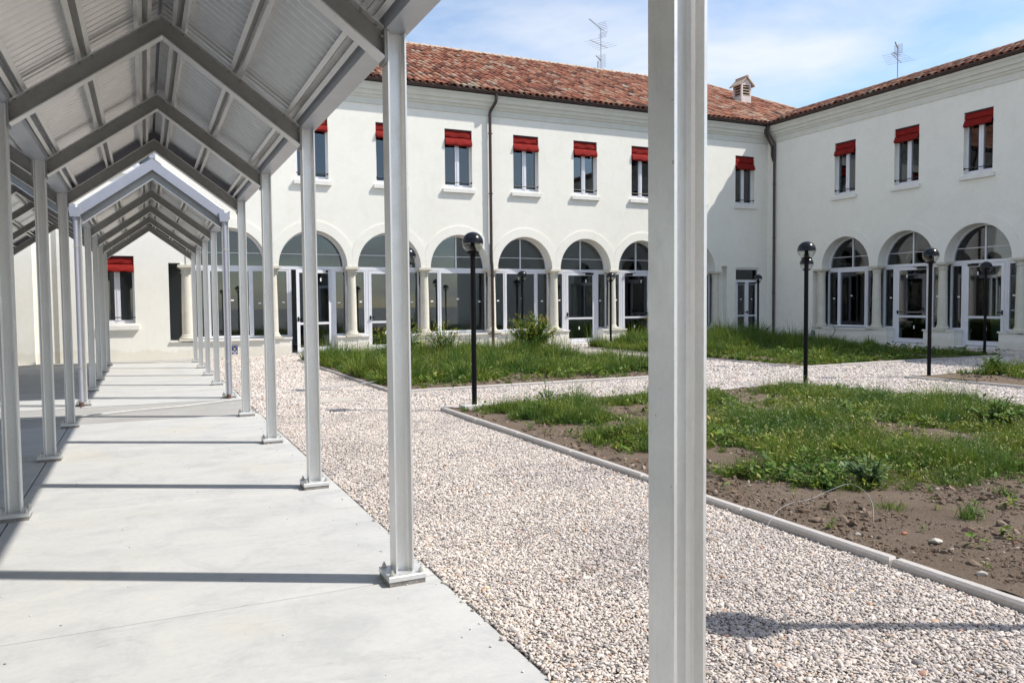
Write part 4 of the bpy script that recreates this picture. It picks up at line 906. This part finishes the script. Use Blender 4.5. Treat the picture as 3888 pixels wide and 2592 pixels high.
scatter('soil_clods', pebble_tree('clod_nodes', 'clod', .58, 1.5, 1), np.vstack([a for a, _ in cl]), np.concatenate([b_ for _, b_ in cl]), .6, 'loose earth crumbs and grit on the bare soil', 'clod')

# ------------------------------------------------------------------ grass and weeds
def blades(x, y, z, h, w, lean, ang=None, la=None):
    """ribbon blades, 2 quads + tip triangle as quads/tri -> returns V, F(tri)"""
    n = len(x); ang = RNG.uniform(0, 2*np.pi, n) if ang is None else ang; la = RNG.uniform(0, 2*np.pi, n) if la is None else la; sx, sy = np.cos(ang), np.sin(ang); lx, ly = np.cos(la)*lean, np.sin(la)*lean
    V = np.zeros((n, 5, 3)); b0 = np.c_[x, y, z]
    side = np.c_[sx, sy, np.zeros(n)]*(w/2)[:, None]
    def at(t): return b0+np.c_[lx*h*t**2, ly*h*t**2, h*(t-.35*np.minimum(lean, 1.2)*t**2)]
    V[:, 0] = b0-side; V[:, 1] = b0+side; q = at(.55); V[:, 2] = q-side*.75; V[:, 3] = q+side*.75; V[:, 4] = at(1.)
    F = np.array([(0, 1, 3), (0, 3, 2), (2, 3, 4)])[None]+(np.arange(n)*5)[:, None, None]
    return V.reshape(-1, 3), F.reshape(-1, 3)
def leaves(c, size, up):
    """diamond leaves at c (n,3): folded pair of triangles"""
    n = len(c); a = RNG.uniform(0, 2*np.pi, n); el = RNG.uniform(-.2, up, n); d = np.c_[np.cos(a)*np.cos(el), np.sin(a)*np.cos(el), np.sin(el)]; s_ = np.c_[-np.sin(a), np.cos(a), np.zeros(n)]
    V = np.zeros((n, 4, 3)); V[:, 0] = c; V[:, 2] = c+d*size[:, None]; mid = c+d*(size*.5)[:, None]-np.c_[np.zeros(n), np.zeros(n), size*.05]
    V[:, 1] = mid+s_*(size*.27)[:, None]+[0, 0, .004]; V[:, 3] = mid-s_*(size*.27)[:, None]+[0, 0, .004]
    F = np.array([(0, 1, 2), (0, 2, 3)])[None]+(np.arange(n)*4)[:, None, None]; return V.reshape(-1, 3), F.reshape(-1, 3)
def joinvf(parts):
    V, F, o = [], [], 0
    for v, f in parts: V.append(v); F.append(f+o); o += len(v)
    return np.vstack(V), np.vstack(F)
def inside(k, x, y, m=.1):
    x0, x1, y0, y1 = BEDS[k]; return (x > x0+m) & (x < x1-m) & (y > y0+m) & (y < y1-m)
def dens_A(x, y):
    f = fbm(x*1.25, y*1.25, 70, 4)
    front = np.interp(x, [3.2, 3.55, 3.9, 4.4, 5.0, 5.6, 6.5, 9], [5.9, 4.2, 3.72, 3.28, 3.2, 3.2, 2.85, 2.6])+.55*(fbm(x*2.5, y*2.5, 90, 3)-.5)
    main = np.clip((y-front)/.35, 0, 1)*np.clip((8.45-y)/.3, .0, 1)
    holes_ = np.clip((f-.335)/.13, .03, 1)
    holes_ = np.maximum(holes_, .9*np.clip((x-6.9)/.6, 0, 1)*np.clip((y-6.3)/.6, 0, 1))
    left = np.clip((x-(3.40+.5*(fbm(y*1.8, x*0+3, 12, 3)-.5)))/.3, 0, 1)
    bare = np.where((x < 4.4) & (y > 4.3) & (y < 7.2), np.clip((f-.42)/.08, 0, 1), 1)
    bare = bare*np.where((x > 5.2) & (x < 7.4) & (y > 7.2), np.clip((f-.44)/.08, .08, 1), 1)
    return main*holes_*left*bare
def dens_B(x, y): return np.clip((y-10.72-.75*fbm(x*1.3, y*0, 31, 3))/.5, .0, 1)*np.clip((fbm(x*1.2, y*1.2, 77, 4)-.31)/.13, .10, 1)+.25*(fbm(x*2.4, y*2.4, 78, 3) > .52)
def dens_C(x, y): return np.clip((fbm(x*1.1, y*1.1, 55, 4)-.28)/.12, .1, 1)
def dens_D(x, y): return np.clip((x-11.9)/.8, 0, 1)*np.clip((fbm(x*1.3, y*1.3, 66, 4)-.3)/.12, .1, 1)
def make_grass(k, dens, n_clump, per, hrange, wr, label, tall=None, rosettes=0, rleaf=(.03, .06), stalks=0, seeds=0):
    x0, x1, y0, y1 = BEDS[k]; n = n_clump*3; x = RNG.uniform(x0, x1, n); y = RNG.uniform(y0, y1, n); keep = inside(k, x, y) & in_view(x, y, .1); x, y = x[keep], y[keep]
    d = dens(x, y); keep = RNG.uniform(0, 1, len(x)) < d; x, y, d = x[keep][:n_clump], y[keep][:n_clump], d[keep][:n_clump]; n = len(x)
    hm = np.clip((fbm(x*1.5, y*1.5, 99, 3)-.28)*2.1, .08, 1.15)*(.5+.5*d)*np.clip(RNG.lognormal(0, .38, n), .35, 2.1); hc = hrange[0]+(hrange[1]-hrange[0])*hm
    if tall is not None: hc = hc*tall(x, y)
    cnt = np.maximum(4, (per*np.clip(RNG.lognormal(0, .5, n), .3, 2.5)).astype(int)); idx = np.repeat(np.arange(n), cnt); m = len(idx)
    a = RNG.uniform(0, 2*np.pi, m); rr = np.sqrt(RNG.uniform(0, 1, m))*(.022+.20*hc[idx]); bx, by = x[idx]+np.cos(a)*rr*.7, y[idx]+np.sin(a)*rr*.7
    ok = inside(k, bx, by, .06); idx, a, rr, bx, by = idx[ok], a[ok], rr[ok], bx[ok], by[ok]; m = len(bx)
    h = hc[idx]*RNG.uniform(.35, 1.15, m); bz = soil_h(bx, by, 3)-.012; lean = np.clip(RNG.normal(.55, .35, m), .05, 1.5)
    parts = [blades(bx, by, bz, h, RNG.uniform(*wr, m), lean, None, a+RNG.normal(0, .6, m))]
    tops = []
    if stalks:
        j = RNG.integers(0, n, stalks); sx_ = x[j]+RNG.normal(0, .05, stalks); sy_ = y[j]+RNG.normal(0, .05, stalks); sh = hc[j]*RNG.uniform(1.1, 1.75, stalks); sz = soil_h(sx_, sy_, 3)-.01
        ln = RNG.uniform(.05, .4, stalks); la = RNG.uniform(0, 6.28, stalks); parts.append(blades(sx_, sy_, sz, sh, np.full(stalks, wr[0]*.5), ln, None, la))
        tp = np.c_[sx_+np.cos(la)*ln*sh, sy_+np.sin(la)*ln*sh, sz+sh*(1-.35*ln)]; tops.append(tp)
    if rosettes:
        q = rosettes*3; cx_ = RNG.uniform(x0, x1, q); cy_ = RNG.uniform(y0, y1, q); kk = inside(k, cx_, cy_, .12) & in_view(cx_, cy_, .1); cx_, cy_ = cx_[kk], cy_[kk]
        kk = RNG.uniform(0, 1, len(cx_)) < np.clip(dens(cx_, cy_)*1.3+.02, 0, 1)*np.clip((fbm(cx_*1.7, cy_*1.7, 43, 3)-.36)*5, .05, 1); cx_, cy_ = cx_[kk][:rosettes], cy_[kk][:rosettes]; L_ = len(cx_)
        rs = RNG.uniform(*rleaf, L_)*np.clip(RNG.lognormal(0, .3, L_), .5, 2); nl = RNG.integers(8, 22, L_); id2 = np.repeat(np.arange(L_), nl); Q = len(id2); ra = RNG.uniform(0, 6.28, Q); rd = RNG.uniform(0, 1.1, Q)*rs[id2]
        px_, py_ = cx_[id2]+np.cos(ra)*rd, cy_[id2]+np.sin(ra)*rd; pz_ = soil_h(px_, py_, 3)+RNG.uniform(.0, 1.6, Q)*rs[id2]; parts.append(leaves(np.c_[px_, py_, pz_], rs[id2]*RNG.uniform(.6, 1.3, Q), .9))
    V, F = joinvf(parts); me = np_mesh('grass', V, F); link('grass', me, 'grass', kind='stuff', label=label)
    if tops or seeds:
        pp = []
        if tops:
            tp = np.vstack(tops)
            for q in range(3): pp.append(leaves(tp+np.c_[RNG.normal(0, .004, (len(tp), 2)), -RNG.uniform(0, .05, len(tp))], RNG.uniform(.012, .026, len(tp)), 1.5))
        if seeds:
            j = RNG.integers(0, m, seeds); c_ = np.c_[bx[j], by[j], bz[j]+h[j]*RNG.uniform(.8, 1.1, seeds)]
            for q in range(3): pp.append(leaves(c_+RNG.normal(0, .005, c_.shape), RNG.uniform(.006, .013, seeds), 1.4))
        V, F = joinvf(pp); me = np_mesh('seed_heads', V, F); link('seed_heads', me, 'seed_head', kind='stuff', label='tiny pale seed heads over the '+label.split(' in ')[0])
make_grass('A', dens_A, 9500, 22, (.04, .19), (.0025, .0060), 'patchy green grass and weeds in the bed beside the canopy columns', rosettes=8000, rleaf=(.014, .040), stalks=3600, seeds=5000)
make_grass('B', dens_B, 5200, 26, (.08, .50), (.006, .014), 'tall dense meadow grass in the bed before the arcade', tall=lambda x, y: np.clip(.28+(y-10.9)/3.9, .28, .80), rosettes=4500, rleaf=(.025, .055), stalks=2400, seeds=2500)
make_grass('C', dens_C, 4200, 28, (.08, .40), (.008, .016), 'tall grass in the courtyard corner bed', tall=lambda x, y: np.clip(.26+(y-11.2)/5.0, .26, 1.6)*np.clip(1.25-(x-13)*.13, .45, 1.2), rosettes=2200, rleaf=(.03, .06), stalks=900, seeds=900)
make_grass('D', dens_D, 1500, 28, (.06, .28), (.006, .012), 'grass clumps in the bed across the gravel path', rosettes=700, rleaf=(.04, .08), stalks=400)

def plant(name, x, y, n_stem, height, spread, leaf, per, label, mat='weed_leaf', flower=0, up=.7, cat='weed', z0=None):
    r = thing(name, (x, y, 0), label, cat, 'weeds growing in the beds'); base = Vector((x, y, float(soil_h(np.array(x), np.array(y), 3))-.01 if z0 is None else z0)); st = MB(); C, S2, FL = [], [], []
    for k in range(n_stem):
        a = random.uniform(0, 6.28); sp_ = spread*math.sqrt(random.random()); h_ = height*random.uniform(.6, 1.1)*(1-.35*(sp_/max(spread, .01))**2)
        tip = base+Vector((math.cos(a)*sp_, math.sin(a)*sp_, h_)); midp = base+Vector((math.cos(a)*sp_*.35, math.sin(a)*sp_*.35, h_*.55)); root_ = base+Vector((math.cos(a)*sp_*.12, math.sin(a)*sp_*.12, 0))
        pts = [root_*(1-t_)**2+midp*2*t_*(1-t_)+tip*t_*t_ for t_ in (0, .25, .5, .75, 1.)]; st.tube(pts, .0035 if height < .5 else .005, 4)
        for j in range(per):
            t_ = random.uniform(.12, .98); q = root_*(1-t_)**2+midp*2*t_*(1-t_)+tip*t_*t_; C.append(q); S2.append(leaf*random.uniform(.5, 1.15)*(1.15-.45*t_))
        for j in range(flower): FL.append(tip+Vector((random.gauss(0, .03), random.gauss(0, .03), random.uniform(-.09, .06))))
    st.build('stem', mat, r, recalc=False)
    V, F = leaves(np.array([tuple(c_) for c_ in C]), np.array(S2), up); me = np_mesh('leaves', V, F); link('leaves', me, mat, r)
    if FL:
        fl = np.array([tuple(c_) for c_ in FL]); V, F = joinvf([leaves(fl, RNG.uniform(.014, .028, len(fl)), 1.4) for _ in range(3)]); me = np_mesh('flowers', V, F); link('flowers', me, 'yellow_flower', r)
    return r
plant('yellow_flowering_bush', 8.45, 16.9, 120, .98, .66, .13, 34, 'bushy plant with yellow flowers beside the rain pipe of the arcade', flower=7, cat='bush')
plant('yellow_flowering_weed', 4.7, 15.4, 64, .90, .55, .10, 22, 'yellow flowering weed clump before the open arcade door', flower=6)
plant('yellow_flowering_weed', 5.9, 16.1, 48, .86, .45, .10, 20, 'yellow flowering weed clump before the closed arcade doors', flower=6)
plant('leafy_weed', 11.95, 16.9, 18, .42, .32, .17, 14, 'broad leaved weed beside the arcade door lamp')
plant('sow_thistle', 4.30, 3.62, 22, .20, .17, .075, 15, 'grey green thistle at the front edge of the grass', mat='sage_leaf')
plant('leafy_weed', 4.02, 3.72, 14, .09, .16, .06, 12, 'low leafy rosette beside the thistle')
plant('leafy_weed', 3.85, 7.55, 16, .16, .2, .10, 10, 'pale green dock rosette near the white lamp footing')
plant('leafy_weed', 4.35, 8.25, 16, .30, .18, .07, 12, 'upright weed by the kerb behind the white lamp footing')
plant('leafy_weed', 7.35, 4.75, 26, .30, .30, .09, 16, 'dark leafy weed on the far side of the grass mound')
plant('leafy_weed', 12.6, 8.2, 24, .34, .30, .13, 14, 'leafy clump behind the lamp on bare soil')
plant('leafy_weed', 13.6, 12.6, 16, .26, .25, .11, 12, 'low broad weed at the kerb of the corner bed')
plant('tall_weed', 16.2, 17.6, 26, .75, .45, .16, 12, 'tall leafy weeds beneath the blue poster')
plant('tall_weed', 15.0, 16.6, 24, .62, .4, .14, 12, 'tall weeds before the side wing window')
plant('tall_weed', 8.3, 11.6, 14, .42, .2, .09, 10, 'spindly dark weed at the path corner of the tall grass')
def tuft(x, y, n, h, spread, label, w=.006):
    xx = x+RNG.normal(0, spread, n); yy = y+RNG.normal(0, spread, n); z = soil_h(xx, yy, 3)-.008
    V, F = blades(xx, yy, z, RNG.uniform(.5, 1.1, n)*h, RNG.uniform(.6, 1.2, n)*w, RNG.uniform(.3, 1.3, n)); me = np_mesh('grass_tuft', V, F)
    link('grass_tuft', me, 'grass', label=label, cat='grass tuft', group='single grass tufts on bare soil')
tuft(4.10, 2.80, 70, .16, .028, 'lone spreading grass tuft on the bare soil beyond the bent wire')
tuft(3.95, 3.16, 110, .07, .05, 'short dense grass tuft in front of the thistle')
tuft(4.75, 3.02, 50, .13, .03, 'sparse grass tuft behind the dark clods')
tuft(3.42, 7.95, 60, .12, .05, 'thin dry tuft beside the white lamp footing')
tuft(3.75, 5.95, 420, .20, .10, 'big bright grass tuft near the kerb by the steel column', .007)
tuft(4.55, 2.5, 40, .10, .03, 'small weak tuft far out on the bare soil')
tuft(16.75, 18.35, 260, .85, .12, 'tall grass tuft before the rain pipes in the courtyard corner', .012)
tuft(14.7, 16.2, 160, .60, .08, 'upright grass tuft before the side wing arches', .010)
